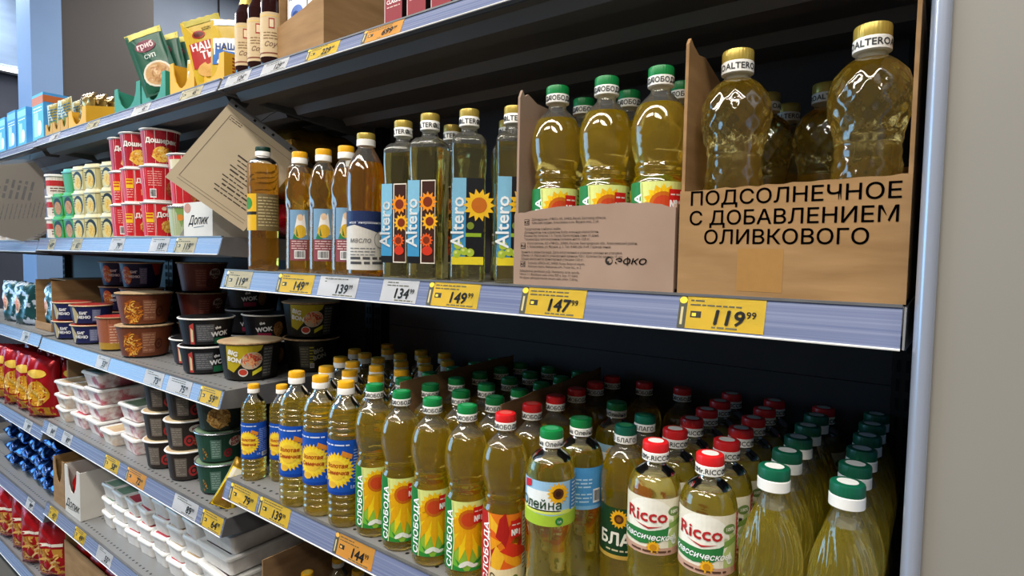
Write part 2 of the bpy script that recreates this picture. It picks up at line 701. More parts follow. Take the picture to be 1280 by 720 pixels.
for i, (lx, ly) in enumerate(LAMPS):  # fixtures for the assumed lamps, all out of view
    place([('housing', B().box(-0.75, 0.75, -0.17, 0.17, 0.0, 0.06).mesh('housing', 'lamp_housing')),
           ('suspension', B().tube([(-0.5, 0, 0.06), (-0.5, 0, 0.12)], 0.003).mesh('suspension', 'wire')),
           ('suspension', B().tube([(0.5, 0, 0.06), (0.5, 0, 0.12)], 0.003).mesh('suspension', 'wire'))],
          'assumed_ceiling_lamp', 'assumed long pendant ceiling lamp, %s of those hanging over the aisles' % ('first', 'second', 'third', 'fourth', 'fifth', 'sixth', 'seventh', 'eighth', 'ninth', 'tenth', 'eleventh')[i], 'lamp', (lx, ly, LAMP_Z), 0, 'assumed pendant lamps over the aisle')

# ------------------------------------------------------------------ shelving
XA0, XA1, XB0, XB1, XC0, XC1 = -1.362, -0.024, -2.717, -1.368, -4.07, -2.723
DEPTH = 0.47
RY, RZ = 0.012, 0.043


def frame(x0, x1, label):
    parts = []
    zs = [0.0, 0.42, 0.83, 1.24, 1.65, 2.05]
    parts += [('back_panel', B().box(x0 + 0.03, x1 - 0.03, DEPTH + 0.012, DEPTH + 0.02, a, b - 0.0012).mesh('back_panel', 'dark_panel')) for a, b in zip(zs, zs[1:])]
    parts.append(('light_block_sheet', B().box(x0 + 0.03, x1 - 0.03, DEPTH + 0.021, DEPTH + 0.024, 0, 2.05).mesh('light_block_sheet', 'slot_dark')))  # added dark sheet, stops light leaking through the panel gaps
    for ux in (x0 + 0.002, x1 - 0.032):
        up = B().box(ux, ux + 0.03, DEPTH - 0.02, DEPTH + 0.03, 0, 2.08).mesh('upright', 'upright_metal')
        sl = B()
        for k in range(60):
            z = 0.15 + k * 0.032
            sl.box(ux + 0.006, ux + 0.011, DEPTH - 0.0215, DEPTH - 0.0195, z, z + 0.02)
            sl.box(ux + 0.019, ux + 0.024, DEPTH - 0.0215, DEPTH - 0.0195, z, z + 0.02)
            if ux > x1 - 0.1:
                sl.box(ux - 0.0008, ux + 0.0002, DEPTH - 0.012, DEPTH - 0.004, z, z + 0.02)
        parts.append(('upright', up, [('slots', sl.mesh('slots', 'slot_dark'))]))
    return place(parts, 'shelving_frame', label, 'shelving', (0, 0, 0))


frame(XA0, XA1, 'dark back frame of the oil shelving bay beside the grey pillar')
frame(XB0, XB1, 'dark back frame of the middle bay holding the noodle bowls')
frame(XC0, XC1, 'dark back frame of the far left bay holding the red bags')


def rail_h(zt):
    """the top rails are lower than the others"""
    return 0.030 if zt > 1.8 else RZ


def shelf(x0, x1, zt, label, group, depth=DEPTH):
    th = 0.03
    RZ = rail_h(zt)
    parts = [('deck', B().box(x0 + 0.003, x1 - 0.003, 0.001, depth, zt - th, zt - 0.001).mesh('deck', 'shelf_deck'))]
    # cut-off ends of the price rail
    n = 2
    rp = [(0.0, zt), (-RY, zt - RZ), (-RY + 0.002, zt - RZ - 0.001), (0.0, zt - RZ + 0.008)]
    parts.append(('price_rail', B().prism(rp, 'x', x0 + 0.004, x1 - 0.004).mesh('price_rail', 'price_rail_plastic'),
                  [('rail_lip', B().tube([(x0 + 0.004, -RY - 0.0008, zt - RZ), (x1 - 0.004, -RY - 0.0008, zt - RZ)], 0.0013).mesh('rail_lip', 'white_plastic')),
                   ('rail_edge', B().box(x0 + 0.004, x1 - 0.004, -0.0022, 0.004, zt - 0.0015, zt + 0.0015).mesh('rail_edge', 'shelf_side'))]))
    for ex in (x0 + 0.0005, x1 - 0.0025):
        parts.append(('end_bracket', B().prism([(0.0, zt - 0.001), (-RY, zt - RZ), (0.02, zt - RZ - 0.004), (depth, zt - 0.075), (depth, zt - 0.001)], 'x', ex, ex + 0.002).mesh('end_bracket', 'shelf_side')))
    parts.append(('shaded_underside', B().box(x0 + 0.003, x1 - 0.003, 0.001, depth, zt - th - 0.002, zt - th).mesh('shaded_underside', 'shaded_under_metal')))  # added dark sheet, its colour carries the shade below the deck
    for yy in (0.02, 0.17, 0.32):
        u = B().prism([(yy, zt - th - 0.002), (yy + 0.012, zt - th - 0.02), (yy + 0.05, zt - th - 0.02), (yy + 0.062, zt - th - 0.002)], 'x', x0 + 0.02, x1 - 0.02)
        parts.append(('stiffener', u.mesh('stiffener', 'shaded_under_metal')))
    return place(parts, 'shelf', label, 'shelf', (0, 0, 0), 0, group)


ZA = dict(up=1.852, mid=1.407, low=0.903, bot=0.42)
ZB = dict(up=1.852, s2=1.485, s3=1.115, s4=0.80, s5=0.48, s6=0.14)
ZC = dict(up=1.848, s2=1.478, s3=1.120, s4=0.762, s5=0.44, s6=0.12)
for k, lb in zip(('up', 'mid', 'low', 'bot'), ('grey metal top shelf of the oil bay, under the red boxes', 'grey metal shelf of the oil bay carrying the two open cartons',
                                               'grey perforated shelf of the oil bay carrying the many capped rows', 'grey lowest shelf of the oil bay at the bottom edge')):
    shelf(XA0, XA1, ZA[k], lb, 'shelves of the oil bay')
for k, lb in zip(('up', 's2', 's3', 's4', 's5', 's6'), ('grey metal top shelf of the middle bay, under the yellow spice cartons', 'grey metal shelf of the middle bay under the red noodle cups',
                                                        'grey metal shelf of the middle bay under the black and brown bowls', 'grey perforated shelf of the middle bay under the green bowls',
                                                        'grey shelf of the middle bay under the white dessert trays', 'grey lowest shelf of the middle bay near the floor')):
    shelf(XB0, XB1, ZB[k], lb, 'shelves of the middle bay')
for k, lb in zip(('up', 's2', 's3', 's4', 's5', 's6'), ('blue-lit top shelf of the far left bay, under the blue boxes', 'blue-lit shelf of the far left bay behind the hanging sleeve',
                                                        'blue-lit shelf of the far left bay under the marbled teal bag', 'blue-lit shelf of the far left bay under the red bags',
                                                        'blue-lit shelf of the far left bay under the blue foil packs', 'lowest shelf of the far left bay under the red and gold bags')):
    shelf(XC0, XC1, ZC[k], lb, 'shelves of the far left bay')


# price tags in the rails
def on_rail(zt):
    RZ = rail_h(zt)
    RL = math.hypot(RY, RZ)
    TU = (RY / RL, RZ / RL)

    def fn(u, v, off):
        d = v - RL + 0.001
        o = off + 0.0006
        return (u, d * TU[0] - o * TU[1], zt + d * TU[1] + o * TU[0])
    return fn


TAGC = {'y': '#f2cf3c', 'w': '#e3e3e6', 'o': '#f0b04a', 'p': '#d9cfae'}


def price_tag(x0, x1, zt, rub, kop, c, label, group, big=False, dz=0.0):
    w_ = x1 - x0
    h = 0.040 if zt < 1.8 else 0.0285
    bg = TAGC[c]
    a = Art()
    a.rect(0, 0.002 + dz, w_, h, bg, 0)
    b0 = 0.002 + dz
    if c != 'w':
        a.rect(0, b0, w_ * 0.10, h, '#4a4a3c', 1)
        a.disc(w_ * 0.05, b0 + h * 0.86, w_ * 0.05, h * 0.11, bg, 2, 10)
        a.rect(w_ * 0.03, b0 + 0.004, w_ * 0.03, h * 0.55, '#c9b98a', 2)
        a.rect(w_ * 0.15, b0 + h * 0.34, w_ * 0.13, h * 0.2, '#2a2a22', 1)
        a.rect(w_ * 0.17, b0 + h * 0.38, w_ * 0.05, h * 0.1, bg, 2)
    a.words(w_ * 0.14, b0 + h * 0.84, w_ * 0.6, 2, h * 0.13, h * 0.045, '#57533c', 2, seed=int(abs(x0) * 997))
    a.text(rub, w_ * 0.78, b0 + h * 0.18, h * 0.62, '#2c2b26', 3, bold=0.035, align='RIGHT', shear=0.12, sx=1.05 if len(rub) > 2 else 1.1)
    a.text(kop, w_ * 0.80, b0 + h * 0.42, h * 0.28, '#2c2b26', 3, bold=0.02, align='LEFT')
    a.words(w_ * 0.42, b0 + h * 0.06, w_ * 0.5, 1, h * 0.1, h * 0.05, '#6b6645', 2, seed=int(abs(x1) * 791))
    fn0 = on_rail(zt)
    d0, d1 = b0, b0 + h
    card = B()
    v = []
    for off in (-0.0004, 0.0002):
        for u, vv in ((0, d0), (w_, d0), (w_, d1), (0, d1)):
            v.append(fn0(u, vv, off))
    card.add(v, [(3, 2, 1, 0), (4, 5, 6, 7), (0, 1, 5, 4), (1, 2, 6, 5), (2, 3, 7, 6), (3, 0, 4, 7)])
    key = 'tag_' + c
    if key not in MATS:
        mat(key, bg, 0.5)
    place([('card', card.mesh('card', key)), ('print', a.mesh('print', fn0, eps=0.0002))], 'price_tag', label, 'price tag', (x0, 0, 0), 0, group)


g = 'price tags in the rails'
for x0, x1, r, k, c, lb in ((-1.335, -1.235, '124', '99', 'w', 'white price tag 124 in the top oil-bay rail, leftmost'), (-1.185, -1.09, '129', '99', 'w', 'white price tag 129 under the big plain carton'),
                            (-1.025, -0.925, '229', '99', 'y', 'yellow price tag 229 in the top rail left of the orange one'), (-0.855, -0.752, '699', '99', 'o', 'orange price tag 699 in the top rail under the red boxes')):
    price_tag(x0, x1, ZA['up'], r, k, c, lb, g)
for x0, x1, r, k, c, lb in ((-1.345, -1.235, '119', '99', 'p', 'pale yellow price tag 119 under the green-capped amber bottle'), (-1.13, -1.005, '149', '99', 'y', 'yellow price tag 149 under the small amber bottles'),
                            (-0.985, -0.868, '139', '99', 'w', 'white price tag 139 under the white-labelled amber bottle'), (-0.80, -0.71, '134', '99', 'w', 'washed-out white price tag 134 under the square bottles'),
                            (-0.685, -0.575, '149', '99', 'y', 'yellow price tag 149 below the square bottle left of the carton'), (-0.494, -0.387, '147', '99', 'y', 'bright yellow price tag 147 below the smaller carton'),
                            (-0.256, -0.156, '119', '99', 'y', 'bright yellow price tag 119 below the lettered carton')):
    price_tag(x0, x1, ZA['mid'], r, k, c, lb, g)
for x0, x1, r, k, c, lb in ((-1.335, -1.218, '79', '99', 'y', 'yellow price tag 79 at the left end of the lower oil rail'), (-1.208, -1.09, '139', '99', 'y', 'yellow price tag 139 right beside the 79 tag'),
                            (-0.935, -0.82, '144', '99', 'o', 'orange-yellow price tag 144 under the sunflower labels')):
    price_tag(x0, x1, ZA['low'], r, k, c, lb, g)
for x0, x1, r, k, c, lb in ((-2.60, -2.53, '69', '99', 'p', 'pale tag at the left of the rail under the green tubs'), (-2.36, -2.27, '65', '99', 'p', 'pale tag under the cream cups'),
                            (-2.03, -1.93, '79', '99', 'w', 'white tag 79 under the red noodle cups'), (-1.75, -1.64, '159', '99', 'w', 'white tag 159 under the tallest red cup stack'),
                            (-1.60, -1.49, '119', '99', 'p', 'pale yellow tag 119 under the white scripted carton')):
    price_tag(x0, x1, ZB['s2'], r, k, c, lb, g)
for x0, x1, r, k, c, lb in ((-2.16, -2.06, '53', '99', 'w', 'white tag 53 under the front brown bowls'), (-1.80, -1.685, '73', '99', 'w', 'white tag 73 in the rail right of the brown bowls'),
                            (-1.655, -1.525, '75', '99', 'w', 'white tag 75 under the front black bowl'), (-1.478, -1.378, '59', '99', 'y', 'yellow tag 59 at the right end of the bowl rail')):
    price_tag(x0, x1, ZB['s3'], r, k, c, lb, g)
for x0, x1, r, k, c, lb in ((-2.66, -2.57, '84', '99', 'w', 'white tag at the left end of the tray rail'), (-2.50, -2.41, '89', '99', 'w', 'second white tag in the tray rail'),
                            (-2.11, -2.0, '58', '99', 'y', 'yellow tag 58 under the clear tray stack'), (-1.94, -1.81, '72', '99', 'o', 'orange tag 72 under the dark brown bowls'),
                            (-1.63, -1.5, '89', '99', 'w', 'white tag 89 under the green bowls'), (-1.475, -1.375, '64', '99', 'y', 'yellow tag 64 at the right end of the green bowl rail')):
    price_tag(x0, x1, ZB['s4'], r, k, c, lb, g)
for x0, x1, r, k, c, lb in ((-2.67, -2.58, '45', '99', 'y', 'yellow tag under the tan carton near the floor'), (-2.40, -2.30, '49', '99', 'y', 'yellow tag under the low white scripted carton'),
                            (-2.19, -2.07, '55', '99', 'w', 'white tag 55 under the white trays'), (-1.89, -1.77, '55', '99', 'w', 'white tag at the bottom edge under the white trays')):
    price_tag(x0, x1, ZB['s5'], r, k, c, lb, g)
for x0, x1, r, k, c, lb in ((-2.55, -2.46, '35', '99', 'w', 'white tag in the top rail under the small spice cartons'), (-2.2, -2.1, '39', '99', 'p', 'pale tag in the top rail under the yellow carton'),
                            (-1.85, -1.74, '45', '99', 'w', 'white tag in the top rail under the teal carton'), (-1.56, -1.45, '45', '99', 'p', 'pale tag in the top rail under the right spice carton')):
    price_tag(x0, x1, ZB['up'], r, k, c, lb, g)
for z, lb in (('s3', 'white tag in the blue-lit rail under the marbled bag'), ('s4', 'white tag in the blue-lit rail under the red bags'), ('s5', 'white tag in the blue-lit rail under the blue packs')):
    price_tag(-2.95, -2.86, ZC[z], '99', '99', 'w', lb, g)

# ------------------------------------------------------------------ bottles
def smooth_prof(pts, n=3):
    """Catmull-Rom through (r, z) points, never negative"""
    out = []
    P = [pts[0]] + list(pts) + [pts[-1]]
    for i in range(1, len(P) - 2):
        p0, p1, p2, p3 = P[i - 1], P[i], P[i + 1], P[i + 2]
        for k in range(n):
            t_ = k / n
            q = []
            for a in (0, 1):
                q.append(0.5 * (2 * p1[a] + (p2[a] - p0[a]) * t_ + (2 * p0[a] - 5 * p1[a] + 4 * p2[a] - p3[a]) * t_ ** 2 + (3 * p1[a] - p0[a] - 3 * p2[a] + p3[a]) * t_ ** 3))
            out.append((max(q[0], 0.0005), q[1]))
    out.append(pts[-1])
    return out


def rad_at(prof, z):
    for (r0, z0), (r1, z1) in zip(prof, prof[1:]):
        if z0 <= z <= z1 and z1 > z0:
            return r0 + (r1 - r0) * (z - z0) / (z1 - z0)
    return prof[-1][0]


def cap_parts(h, r, top, band_text=None, ridges=28, hh=0.026, qr=False, split=0.5, nr=0.0135):
    """two-tone screw cap: coloured grip above, white tamper ring below"""
    z0 = h - hh
    zs = z0 + hh * split
    rf = lambda rr, z, th: rr * (1 + 0.012 * math.cos(ridges * th))
    grip = B().lathe([(r * 0.99, zs), (r, zs + 0.001), (r, h - 0.003), (r * 0.96, h - 0.0008), (r * 0.88, h)], ridges * 3, rf).mesh('cap_grip', top, 40)
    sub = []
    a = Art()
    a.disc(0, 0, r * 0.62, r * 0.62, '#e6e6e0' if qr else '#3f9a66' if 'green' in top or 'teal' in top else '#e8c65a' if 'yellow' in top else '#d9574f' if 'red' in top else '#cdbb78', 0, 16)
    if qr:
        pass
    sub.append(('cap_stamp', a.mesh('cap_stamp', on_top(h - 0.0001))))
    ring = B().lathe([(nr, z0), (r * 1.03, z0 + 0.0005), (r * 1.03, zs - 0.001), (r * 0.98, zs)], 36).mesh('cap_ring', 'cap_white', 40)
    rs = []
    if band_text:
        a = Art()
        for k in range(3):
            u = (k - 1) * 2 * PI * r / 3
            a.text(band_text, u, z0 + (zs - z0) * 0.24, (zs - z0) * 0.72, '#3a3a3a', 1, bold=0.02)
        rs.append(('ring_print', a.mesh('ring_print', on_cyl(r * 1.03), step=0.004)))
    return [('cap', grip, sub), ('cap_ring', ring, rs)]


def bottle(prof, fill, oil, seg=40, rf=None, neck_bot=None, smooth=60):
    """oil-filled body up to the fill level and the empty clear shell above it"""
    lo = [p for p in prof if p[1] < fill] + [(rad_at(prof, fill), fill)]
    hi = [(rad_at(prof, fill), fill)] + [p for p in prof if p[1] > fill]
    body = B().lathe(lo, seg, rf).mesh('body', oil, smooth)
    neck = B().lathe(hi, seg, rf, False, False).mesh('neck', CLEAR, smooth)
    return [('body', body), ('neck', neck)]


# --- blue-label bottle with yellow cap
def ribs(z0, z1, n, r, d):
    out = []
    for k in range(n):
        a = z0 + (z1 - z0) * k / n
        b = (z1 - z0) / n
        out += [(r, a + b * 0.1), (r, a + b * 0.55), (r - d, a + b * 0.78)]
    return out


pf = [(0.001, 0.004), (0.024, 0.004), (0.030, 0.0), (0.034, 0.003), (0.0358, 0.010)] + ribs(0.012, 0.066, 4, 0.036, 0.0026) + [(0.0355, 0.067), (0.0355, 0.18)] + \
    ribs(0.182, 0.216, 3, 0.036, 0.0028) + smooth_prof([(0.0355, 0.218), (0.033, 0.229), (0.026, 0.243), (0.0165, 0.2545), (0.0132, 0.260), (0.0132, 0.266)])
a = Art().rect(-0.075, 0, 0.15, 0.11, '#1450b4', 0)
a.rect(-0.075, 0, 0.15, 0.006, '#0f3f98', 1)
a.flower(-0.016, 0.050, 0.037, '#f6c81a', '#f0b41c', 1, 26)
a.flower(-0.016, 0.050, 0.032, '#fadb3c', '#f0b41c', 2, 21)
a.disc(-0.016, 0.050, 0.020, 0.020, '#f2c63c', 4)
a.text('Золотая', -0.016, 0.055, 0.0115, '#a83a14', 5, bold=0.035, shear=0.15)
a.text('Семечка', -0.016, 0.041, 0.0115, '#a83a14', 5, bold=0.035, shear=0.15)
a.poly([(-0.006, 0.080), (0.014, 0.072), (0.016, 0.081), (-0.003, 0.090)], '#e08a2a', 6)
a.disc(-0.026, 0.020, 0.010, 0.007, '#e9b93a', 5)
a.words(0.018, 0.088, 0.042, 12, 0.0058, 0.0022, '#8fb0ea', 3, seed=4)
a.barcode(0.026, 0.006, 0.024, 0.013)
a.text('1л', 0.016, 0.012, 0.010, '#e9eefc', 3)
a.words(-0.05, 0.099, 0.06, 1, 0.01, 0.0028, '#d9e2f6', 3, seed=8)
lab = a.mesh('label', on_cyl(0.0361, 0.068), step=0.006)
K_SEED = bottle(pf, 0.238, OIL) + [('label', lab)] + cap_parts(0.29, 0.0168, 'cap_yellow', None)

# --- sunflower label bottle with a bulb above a waist
pf = smooth_prof([(0.001, 0.005), (0.022, 0.004), (0.029, 0.0), (0.0335, 0.004), (0.035, 0.014), (0.0345, 0.018), (0.0348, 0.022), (0.0350, 0.06), (0.0350, 0.12), (0.0348, 0.138),
                  (0.0312, 0.146), (0.0302, 0.152), (0.0322, 0.159), (0.0304, 0.165), (0.0322, 0.172), (0.0364, 0.19), (0.0375, 0.206), (0.0354, 0.225), (0.0290, 0.242), (0.0195, 0.253),
                  (0.0142, 0.259), (0.0134, 0.264), (0.0134, 0.269)], 2)


def sun_label(bg, side, petal, core, hot):
    a = Art().rect(-0.062, 0, 0.124, 0.118, bg, 0)
    a.poly([(-0.030, 0), (-0.030, 0.118), (0.034, 0.118), (0.034, 0)], '#8fbf3c' if not hot else '#e87a1c', 1)
    if not hot:
        a.poly([(-0.030, 0.06), (-0.030, 0.118), (0.034, 0.118), (0.034, 0.09), (0.0, 0.10)], '#dfe68a', 2)
        for k in range(15):
            an = PI + k * PI / 14
            c, s_ = math.cos(an), math.sin(an)
            L_ = (0.030, 0.034, 0.040, 0.050, 0.062, 0.070, 0.074, 0.076, 0.074, 0.070, 0.062, 0.050, 0.040, 0.034, 0.030)[k]
            p = [(0.010, -0.004), (L_ * 0.6, -0.0068), (L_, 0), (L_ * 0.6, 0.0068), (0.010, 0.004)]
            a.poly([(0.004 + x * c - y * s_, 0.088 + x * s_ + y * c) for x, y in p], ('#f8d21a', '#e9ab0c')[k % 2], 3 + k % 2)
        for k in range(9):
            an = k * PI / 8
            c, s_ = math.cos(an), math.sin(an)
            p = [(0.010, -0.004), (0.018, -0.006), (0.027, 0), (0.018, 0.006), (0.010, 0.004)]
            a.poly([(0.004 + x * c - y * s_, 0.088 + x * s_ + y * c) for x, y in p], ('#f6c915', '#edb40f')[k % 2], 3)
        a.disc(0.004, 0.088, 0.018, 0.017, '#c96a14', 5)
        a.disc(0.004, 0.088, 0.013, 0.012, core, 6)
        a.poly([(-0.030, 0), (-0.030, 0.030), (-0.014, 0.016), (-0.002, 0.0)], '#2d8a34', 5)
        a.poly([(-0.030, 0.012), (-0.022, 0.028), (-0.012, 0.006)], '#6fb83c', 6)
        a.poly([(0.004, 0.0), (0.016, 0.016), (0.034, 0.024), (0.034, 0.0)], '#2f9038', 5)
        a.poly([(0.014, 0.004), (0.030, 0.020), (0.030, 0.006)], '#74bb3e', 6)
    else:
        for k in range(13):
            an = 0.5 + k * 0.5
            c, s_ = math.cos(an), math.sin(an)
            p = [(0.0, -0.008), (0.024, -0.012), (0.056, -0.003), (0.044, 0.006), (0.015, 0.010)]
            a.poly([(-0.004 + x * c - y * s_, 0.066 + x * s_ + y * c) for x, y in p], ('#f3a11c', '#d8341c', '#b3201a', '#f6b92c', '#e8641a')[k % 5], 2 + k % 3)
        a.poly([(-0.030, 0), (-0.030, 0.034), (-0.01, 0.028), (0.034, 0.032), (0.034, 0)], '#f0dcae', 5)
        a.disc(-0.016, 0.014, 0.005, 0.009, '#5f4a2c', 6, a=0.4)
        a.disc(-0.016, 0.014, 0.003, 0.006, '#e6d6ae', 7, a=0.4)
        a.disc(0.020, 0.012, 0.006, 0.007, '#6b7a2c', 6)
    a.poly([(-0.046, 0), (-0.026, 0), (-0.022, 0.05), (-0.027, 0.118), (-0.046, 0.118)], side, 7)
    a.poly([(-0.026, 0), (-0.024, 0), (-0.020, 0.05), (-0.025, 0.118), (-0.027, 0.118), (-0.022, 0.05)], '#cfe29a' if not hot else '#f3c9a0', 8)
    a.text('СЛОБОДА', -0.0265, 0.003, 0.0155, '#ffffff', 9, bold=0.035, rot=PI / 2 - 0.02, align='LEFT', sx=1.25)
    a.rect(0.011, 0.080, 0.019, 0.028, '#d3231f', 8)
    a.text('№1', 0.0205, 0.084, 0.013, '#ffffff', 9, bold=0.05, sx=0.85)
    a.words(0.013, 0.100, 0.015, 1, 0.004, 0.002, '#f6d8d0', 9, seed=3)
    for x, y, r_, an in ((-0.004, 0.012, 0.010, 0.5), (0.006, 0.012, 0.009, -0.5), (0.014, 0.009, 0.007, 0.2)):
        a.disc(x, y, r_, r_ * 0.42, '#f2f6ea', 8, 10, an)
    a.rect(0.034, 0, 0.028, 0.118, '#e6dfc4' if hot else '#c9dd86', 3)
    a.words(0.036, 0.108, 0.024, 14, 0.0065, 0.0022, '#7a5a3a' if hot else '#3f6d2e', 4, seed=6)
    return a.mesh('label', on_cyl(0.0354, 0.020), step=0.006, eps=0.00016)


def sun_rf(r, z, th):
    if z < 0.150 or z > 0.25:
        return r
    e = math.sin((z - 0.15) / 0.1 * PI)
    return r * (1 + 0.010 * e * math.sin(5 * th + 1.5 * math.sin(70 * z)) * math.sin(95 * z) + 0.006 * e * math.sin(300 * z))


sun_body = bottle(smooth_prof(pf, 2), 0.243, OIL, 72, sun_rf)
K_SUN = sun_body + [('label', sun_label('#2f8f3a', '#1b7a36', '#f4d020', '#c9451e', False))] + cap_parts(0.293, 0.017, 'cap_green', 'СЛОБОДА')
K_SUNRED = sun_body + [('label', sun_label('#c9281e', '#b81f1c', '#e87a1c', '#c9451e', True))] + cap_parts(0.293, 0.017, 'cap_red', 'СЛОБОДА')

# --- pale oil, high blue and white label, green cap
pf = smooth_prof([(0.001, 0.005), (0.022, 0.004), (0.030, 0.0), (0.035, 0.005), (0.0362, 0.02), (0.0345, 0.04), (0.0352, 0.06), (0.033, 0.08), (0.0335, 0.10), (0.0315, 0.12), (0.0335, 0.138), (0.0366, 0.150),
                  (0.0370, 0.156), (0.0370, 0.19), (0.0370, 0.218), (0.0366, 0.226), (0.034, 0.239), (0.027, 0.2505), (0.0175, 0.2575), (0.0136, 0.262), (0.0136, 0.268)], 2)
a = Art().rect(-0.07, 0, 0.14, 0.066, '#9cc6e6', 0)
a.rect(-0.045, 0.022, 0.06, 0.030, '#eef4f4', 1)
a.poly([(-0.07, 0), (-0.07, 0.020), (0.0, 0.016), (0.07, 0.022), (0.07, 0)], '#a8c93a', 2)
a.rect(-0.07, 0.018, 0.14, 0.006, '#dbe66a', 1)
a.rect(0.03, 0.022, 0.04, 0.044, '#3d86c6', 2)
a.flower(0.010, 0.049, 0.017, '#f2b51c', '#5a3114', 3, 16, '#3a1d0c')
a.text('Олей', -0.0065, 0.026, 0.0185, '#274a2a', 5, bold=0.015, align='RIGHT').text('Н', -0.0055, 0.026, 0.0138, '#274a2a', 5, bold=0.02, align='LEFT').text('а', 0.0055, 0.026, 0.0185, '#274a2a', 5, bold=0.015, align='LEFT')
a.poly([(-0.046, 0.052), (-0.032, 0.056), (-0.032, 0.066), (-0.046, 0.064)], '#c9283a', 5)
a.disc(0.012, 0.008, 0.006, 0.006, '#2f7f3a', 4)
a.text('1л', 0.012, 0.0055, 0.006, '#ffffff', 5)
a.words(0.034, 0.060, 0.03, 8, 0.0055, 0.002, '#cfe2f4', 3, seed=5)
ol_body = bottle(pf, 0.246, OILP)
K_OL = ol_body + [('label', a.mesh('label', on_cyl(0.0374, 0.155), step=0.0047))] + cap_parts(0.29, 0.0175, 'cap_green', 'на Олейна')
a = Art().rect(-0.07, 0, 0.14, 0.066, '#4a93cd', 0)
a.words(-0.05, 0.058, 0.07, 9, 0.0058, 0.0022, '#bcdcf2', 2, seed=15)
a.barcode(0.022, 0.010, 0.014, 0.022)
a.rect(-0.07, 0, 0.14, 0.006, '#7db4de', 1)
K_OLBACK = ol_body + [('label', a.mesh('label', on_cyl(0.0374, 0.155), step=0.006))] + cap_parts(0.29, 0.0175, 'cap_green', 'на Олейна')

# --- dark green label bottle, teal cap
pf = smooth_prof([(0.001, 0.005), (0.022, 0.004), (0.029, 0.0), (0.034, 0.005), (0.035, 0.02), (0.0345, 0.05), (0.0338, 0.085), (0.0345, 0.092), (0.0345, 0.13), (0.0345, 0.172), (0.0355, 0.182), (0.0358, 0.20),
                  (0.0345, 0.218), (0.030, 0.236), (0.021, 0.2515), (0.0142, 0.2585), (0.0134, 0.264), (0.0134, 0.268)], 2)
bump_rf = lambda r, z, th: r * (1 + (0.014 * math.sin(8 * th + 240 * z) * math.sin(190 * z) if 0.178 < z < 0.245 else 0))
a = Art().rect(-0.07, 0, 0.14, 0.078, '#173f24', 0)
a.rect(-0.07, 0, 0.14, 0.006, '#c7a24a', 1)
a.flower(-0.010, 0.062, 0.015, '#efb21a', '#5a3212', 2, 16, '#8a5a1c')
a.flower(0.020, 0.058, 0.010, '#efb21a', '#5a3212', 2, 14)
a.text('БЛАГО', 0.0, 0.022, 0.0255, '#f4f1e6', 5, bold=0.035, sx=0.95)
a.words(-0.03, 0.012, 0.06, 1, 0.004, 0.0025, '#d9cfa8', 3, seed=4)
K_BLAGO = bottle(pf, 0.245, OIL, 48, bump_rf) + [('label', a.mesh('label', on_cyl(0.0350, 0.093), step=0.006))] + cap_parts(0.29, 0.0168, 'cap_teal', 'БЛАГО')

# --- cream label bottle with red cap
pf = smooth_prof([(0.001, 0.005), (0.022, 0.004), (0.030, 0.0), (0.0355, 0.005), (0.0365, 0.02), (0.0352, 0.034), (0.0364, 0.05), (0.035, 0.064), (0.0364, 0.08), (0.0350, 0.096), (0.0364, 0.112), (0.0352, 0.128),
                  (0.0368, 0.140), (0.0370, 0.146), (0.0370, 0.18), (0.0370, 0.224), (0.0364, 0.232), (0.033, 0.2435), (0.025, 0.2535), (0.0165, 0.2595), (0.0136, 0.2635), (0.0136, 0.27)], 2)
wave_rf = lambda r, z, th: 0.972 * r * (1 + (0.010 * math.sin(9 * th + 12 * math.sin(90 * z)) if 0.012 < z < 0.138 else 0))
a = Art().rect(-0.072, 0, 0.144, 0.078, '#e9e2cd', 0)
a.rect(-0.072, 0, 0.144, 0.010, '#c9a08a', 1)
a.disc(-0.010, 0.048, 0.036, 0.030, '#f4f1e4', 1)
a.poly([(0.018, 0.010), (0.018, 0.05), (0.034, 0.054), (0.040, 0.045), (0.040, 0.010)], '#b9c87e', 1)
a.poly([(0.018, 0.036), (0.040, 0.042), (0.040, 0.05), (0.018, 0.044)], '#7fa04c', 2)
a.rect(0.040, 0, 0.032, 0.078, '#cf3a36', 2)
a.words(0.043, 0.070, 0.026, 11, 0.006, 0.0022, '#f2cfc6', 3, seed=3)
a.text('Ricco', -0.014, 0.046, 0.0235, '#b92a2c', 5, bold=0.025, sx=1.12)
a.poly([(-0.030, 0.043), (-0.010, 0.036), (0.010, 0.041), (-0.010, 0.0385)], '#b92a2c', 5)
a.poly([(-0.062, 0.017), (-0.062, 0.030), (-0.034, 0.034), (-0.010, 0.033), (0.012, 0.037), (0.018, 0.040), (0.016, 0.024), (0.004, 0.018), (-0.02, 0.014)], '#2e7a3e', 3)
a.text('Классическое', -0.014, 0.021, 0.0112, '#ffffff', 5, bold=0.02, shear=0.3)
a.flower(-0.003, 0.011, 0.0095, '#f0b21e', '#c98a1a', 4, 14)
a.words(-0.034, 0.004, 0.056, 1, 0.004, 0.0025, '#5a3a2a', 5, seed=6)
a.disc(0.026, 0.060, 0.010, 0.0065, '#6e8a4a', 3)
a.text('100%', 0.026, 0.058, 0.0065, '#f1f3e2', 5, bold=0.03)
a.disc(0.027, 0.020, 0.0048, 0.0058, '#f4f6ee', 3)
a.poly([(0.0235, 0.023), (0.0305, 0.023), (0.027, 0.031)], '#f4f6ee', 3)
a.text('1л', 0.027, 0.0175, 0.006, '#4a7a3a', 5)
K_RICCO = bottle(pf, 0.25, OILP, 56, wave_rf) + [('label', a.mesh('label', on_cyl(0.0363, 0.146), step=0.006))] + cap_parts(0.293, 0.0178, 'cap_red', 'Mr.RICCO', qr=True)

